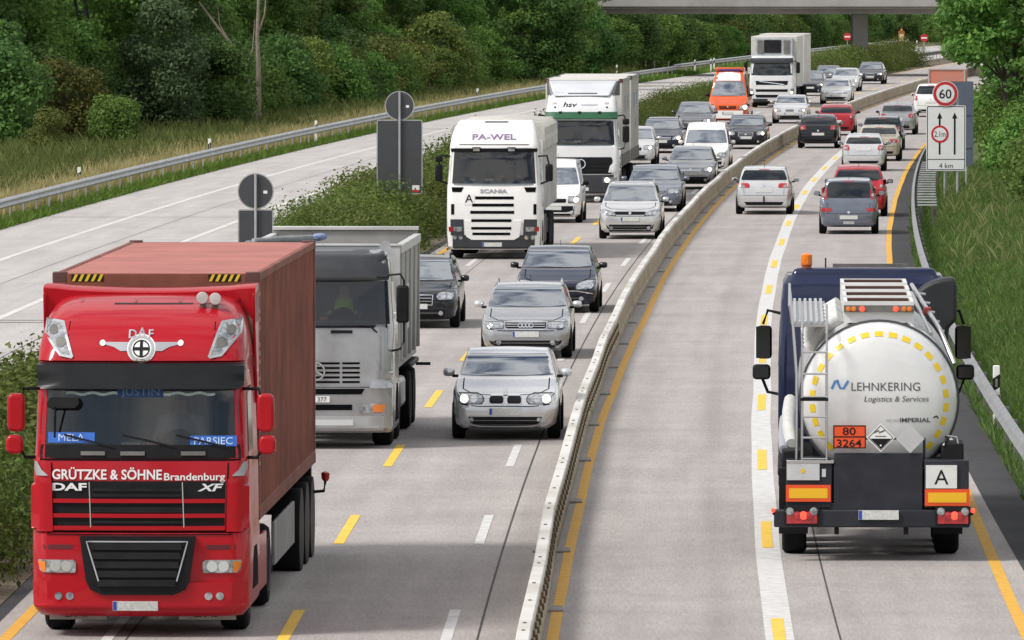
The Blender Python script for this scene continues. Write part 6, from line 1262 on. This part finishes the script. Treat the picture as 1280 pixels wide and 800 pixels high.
a_, b_ = [(-q, 0), (0, -q), (q, 0), (0, q)], [(-q+.012, 0), (0, -q+.012), (q-.012, 0), (0, q-.012)]; flat_xz(a_+b_, [(k, (k+1)%4, 4+(k+1)%4, 4+k) for k in range(4)], X(1101.5), Z(547.5), .0175, 'placard_border', INK, dm)
for sx in (-1, 1): flat_xz([(-.055, 0), (.02, .03), (.012, .048), (-.06, .018)], [(0,1,2,3)], X(1101.5)+sx*.035, Z(547.5)+.055, .0172, 'pictogram', STEELDK, dm)
flat_xz([(-.07, 0), (.07, 0), (.07, .012), (-.07, .012)], [(0,1,2,3)], X(1101.5), Z(547.5)+.012, .0171, 'pictogram', STEELDK, dm); MB().lathe([(.0160, .013), (.0165, .013)], 8, (X(1101.5), 0, Z(547.5)-.10), 'y').build('pictogram', WHITE, dm)
diamond(1138.5, 549, .185, M('placard_grey', (.50, .505, .51), rough=.5, noise=(5, .08)), 'blank_placard')
rod('placard_bracket', BLACK, tk, [(X(1083), .045, Z(549)), (X(1090), .045, Z(549))], .012, 5); rod('placard_bracket', BLACK, tk, [(X(1114), .045, Z(549)), (X(1127), .045, Z(549))], .012, 5); rod('panel_post', TKG, tk, [(X(1156), .1, Z(575)), (X(1156), .1, Z(548))], .02, 6)
# ladder and gangway
lx0, lx1 = X(1003), X(1034)
for x in (lx0, lx1): rod('ladder_rail', SST, tk, [(x, .10, Z(577)), (x, .10, Z(440)), (x, .14, Z(418)), (x+.0, .9, 3.30)], .018, 7)
for py in (575, 548, 522, 497, 468, 441): rod('ladder_rung', SST, tk, [(lx0, .10, Z(py)), (lx1, .10, Z(py))], .015, 6)
rod('ladder_rail', SST, tk, [(X(996), .16, Z(577)), (X(996), .16, Z(470)), (X(990), .5, 3.3)], .018, 7); box('ladder_step', SST, tk, X(984), X(1043), .03, .30, Z(580), Z(576), .005)
box('ladder_bracket', BLACK, tk, lx0-.02, lx1+.02, .08, .13, Z(502), Z(498))
gw = box('gangway', M('gangway_frame', (.5, .5, .5), rough=.4, metal=.7), tk, X(991), X(1034), .75, 8.6, 3.02, 3.06)
for k in range(6): x = X(992)+.072*k; box('gangway_slat', ALU, gw, x, x+.04, .76, 8.6, 3.062, 3.10, .006)
for k in range(9): y = .9+.95*k; rod('handrail_post', SST, tk, [(X(990), y, 3.05), (X(990)-.03, y, 3.28+.0*k)], .014, 5)
rod('handrail', SST, tk, [(X(990)-.03, .9, 3.28), (X(990)-.03, 8.5, 3.30)], .018, 6)
# spill boxes on the top and hose tray
SPW = M('spill_box_white', (.70, .70, .69), rough=.4, noise=(3, .08)); SPD = M('spill_box_inside', (.085, .038, .032), rough=.8)
for k, y in enumerate((1.1, 3.2, 5.5, 8.0)):
    x0, x1 = tcx-.46, tcx+.46; z0 = 3.06; z1 = 3.34
    sb_ = MB().box(x0, x1, y, y+.06, z0, z1).box(x0, x1, y+1.5, y+1.56, z0, z1).box(x0, x0+.05, y+.06, y+1.5, z0, z1-.004).box(x1-.05, x1, y+.06, y+1.5, z0, z1-.004).build('spill_box', SPW, tk)
    box('spill_box_floor', SPD, sb_, x0+.05, x1-.05, y+.06, y+1.5, z0+.03, z0+.06); MB().lathe([(0, .27), (.10, .27), (.15, .2), (.17, .05)], 18, (tcx, y+.78, z0+.06), 'z').build('manhole', SPD, sb_, smooth=40); box('inner_lining', SPD, sb_, x0+.06, x1-.06, y+1.47, y+1.495, z0+.06, z1-.012)
lbx = box('rear_lamp_bar', STEELDK, tk, tcx-.46, tcx+.46, 1.03, 1.095, 3.20, 3.29)
for dx_, m_ in ((-.40, AMBER), (-.33, AMBER), (-.22, TAILLIT), (.22, TAILLIT), (.33, AMBER), (.40, AMBER)): MB().lathe([(-.03, .01), (-.025, .034), (0, .036)], 10, (tcx+dx_, 1.03, 3.245), 'y').build('lamp', m_, lbx, smooth=50)
for k in range(5): y = 1.5+1.2*k; MB().tube([(tcx-.50, y, 3.12), (tcx-.70, y+.1, 3.0), (tcx-.92, y+.15, 2.70)], .09, 8).build('vent_hose', M('hose_pale', (.60, .60, .58), rough=.5, noise=(8, .15)), tk, smooth=60)
rod('side_pipe', SST, tk, [(tcx+.52, 7.8, 3.32), (tcx+.80, .8, 2.98), (tcx+.98, .55, 2.55)], .028, 7); rod('side_pipe', SST, tk, [(tcx+.50, 6.5, 3.25), (tcx+.68, .9, 2.92)], .028, 7)
for k in range(5): rod('pipe_clip', SST, tk, [(tcx+.55+.06*k, 6.9-1.4*k, 3.24-.07*k), (tcx+.70+.04*k, 6.9-1.4*k, 3.22-.07*k)], .018, 6)
box('pipe_joint', M('joint_red', (.25, .03, .03), rough=.5), tk, tcx+.62, tcx+.72, 3.4, 3.7, 3.08, 3.17, .01)
rod('hose', M('hose_pale', (.6, .6, .58)), tk, [(X(990), 1.2, 1.45), (X(986), 2.2, 1.62), (X(986), 3.4, 1.78), (X(988), 6, 1.8)], .085, 10); rod('hose', M('hose_grey', (.35, .37, .40), rough=.6), tk, [(X(980), 1.0, 1.4), (X(978), 2.0, 1.52), (X(980), 6, 1.55)], .06, 10)
box('hose_trough', CHASSIS, tk, X(978), X(1003), .5, 6.0, 1.15, 1.42, .02); box('valve_box', CHASSIS, tk, X(1178), X(1206), .35, 1.2, 1.30, 1.52, .02); rod('valve_pipe', SST, tk, [(X(1180), .34, 1.5), (X(1184), .34, 1.62), (X(1196), .36, 1.60), (X(1200), .4, 1.45)], .02, 6)
box('frame', CHASSIS, tk, -.5, .5, .6, 11.2, .95, 1.2); 
for k in range(3):
    for s_ in (-1, 1): box('tank_saddle', CHASSIS, tk, *sorted((s_*.4, s_*.75)), 1.4+3.2*k, 1.7+3.2*k, 1.0, 1.45)
truck_wheels(tk, (1.75, 3.05, 4.35), x=1.0, r=.50)
for s_ in (-1, 1): box('mudguard', CHASSIS, tk, *sorted((s_*.8, s_*1.22)), 1.0, 5.0, 1.06, 1.13, .02); box('mud_flap', BLACK, tk, *sorted((s_*.82, s_*1.2)), .98, 1.0, .3, 1.0); box('side_guard', CHASSIS, tk, *sorted((s_*1.14, s_*1.18)), 5.2, 8.5, .5, .9)
for s_ in (-1, 1): box('underrun_bracket', CHASSIS, tk, s_*.45-.03, s_*.45+.03, .05, .2, .35, .52)
box('axle_beam', CHASSIS, tk, -.9, .9, 1.65, 1.85, .42, .58)
# tractor of the tanker
tt = sub_root(tk, 'tanker_tractor', 'dark blue tractor unit with amber beacon pulling the tank trailer', 'truck', 11.2)
lv = [(.5, .0, 2.15, 1.22), (1.0, .0, 2.2, 1.23), (2.0, .0, 2.2, 1.225), (2.95, .04, 2.0, 1.19), (3.20, .10, 1.9, 1.16), (3.32, .25, 1.7, 1.10)]
mb = cab_loft(lv, rc=.14, bulge=.02); Bt = Body(mb); mb.build('cab', TBL, tt, smooth=33)
Bt.patch('front', [(2.2, -.7, .7), (2.75, -.65, .65)], 'rear_window', GLASSD, tt, eps=.006, cols=5)
for x in (-.8, -.3, .3, .8): Bt.strip('front', [(x, 1.2), (x, 2.95)], .05, 'rear_wall_rib', TBL, tt, eps=.012)
MB().loft([[(-1.07, .4, 3.24), (1.07, .4, 3.24), (1.0, 1.7, 3.24), (-1.0, 1.7, 3.24)], [(-1.02, .45, 3.42), (1.02, .45, 3.42), (.9, 1.3, 3.40), (-.9, 1.3, 3.40)]]).build('roof_cap', TBL, tt, bevel=.07, seg=3)
MB().box(-.45, .62, .7, .78, 3.42, 3.47).build('roof_ledge', STEELDK, tt); 
bc = MB().lathe([(0, .065), (.03, .075), (.04, .08)], 18, (X(1016.5)*1.08, .6, 3.42), 'z').build('beacon_base', M('beacon_base_red', (.45, .10, .02), rough=.5), tt, smooth=40); MB().lathe([(.04, .076), (.05, .08), (.18, .078), (.20, .055), (.21, .0)], 18, (X(1016.5)*1.08, .6, 3.42), 'z').build('beacon_dome', M('beacon_orange', (.85, .20, .01), rough=.15, coat=1), bc, smooth=40)
rod('aerial', BLACK, tt, [(-.55, 1.0, 3.41), (-.55, 1.05, 3.54)], .012, 5)
for s_ in (-1, 1):
    box('mirror', BLACK, tt, *sorted((s_*1.32, s_*1.54)), 1.72, 1.86, 2.06, 2.54, .05); q = box('mirror', BLACK, tt, *sorted((s_*1.34, s_*1.60)), 1.72, 1.86, 1.76, 1.98, .05); box('mirror_glass', GLASSD, tt, *sorted((s_*1.35, s_*1.55)), 1.712, 1.719, 2.07, 2.53); box('mirror_glass', GLASSD, tt, *sorted((s_*1.37, s_*1.57)), 1.712, 1.719, 1.79, 1.95)
    rod('mirror_arm', BLACK, tt, [(s_*1.2, 1.75, 2.72), (s_*1.38, 1.79, 2.76), (s_*1.45, 1.79, 2.56)], .025, 6); rod('mirror_arm', BLACK, tt, [(s_*1.22, 1.75, 1.55), (s_*1.38, 1.79, 1.58), (s_*1.46, 1.79, 1.78)], .025, 6)
    Bt.patch('right' if s_ > 0 else 'left', [(2.0, .85, 1.65), (2.65, .85, 1.55)], 'door_window', GLASSD, tt, eps=.006, cols=4); box('side_skirt', TBL, tt, *sorted((s_*1.16, s_*1.22)), -1.6, .3, .4, 1.05, .03)
MB().loft([[(.78+.06*math.cos(t)*k_, .0-.35*(k_ > .5), 2.3+1.0*math.sin(t)*0+zz) for t in (0,)] for k_, zz in ((0, 0), (1, 1))], cap=False, closed=False) if False else None
ap = []
for k in range(9):
    t = math.pi/2*k/8; ap.append((.52+.72*math.sin(t)*.95, 2.55+.72*math.cos(t)*.93))
MB().prism([(.52, 2.0)]+[(x, z) for x, z in [(.52+.70*(1-math.cos(math.pi/2*k/8)), 2.62+.70*math.sin(math.pi/2*k/8)) for k in range(9)]]+[(1.27, 3.32), (1.30, 3.2), (1.30, 2.72), (1.18, 2.6), (1.18, 2.0)], -.75, -.10, 'y').build('air_intake', M('intake_black', (.018, .019, .022), rough=.55, noise=(3, .3)), tt, bevel=.05, seg=3)
box('exhaust_box', M('intake_black', (.018, .019, .022)), tt, .95, 1.28, -.5, -.1, 1.2, 2.0, .05)
box('chassis_frame', CHASSIS, tt, -.45, .45, -2.2, 2.0, .62, .95); truck_wheels(tt, (-.9,), dual=True); truck_wheels(tt, (1.55,))
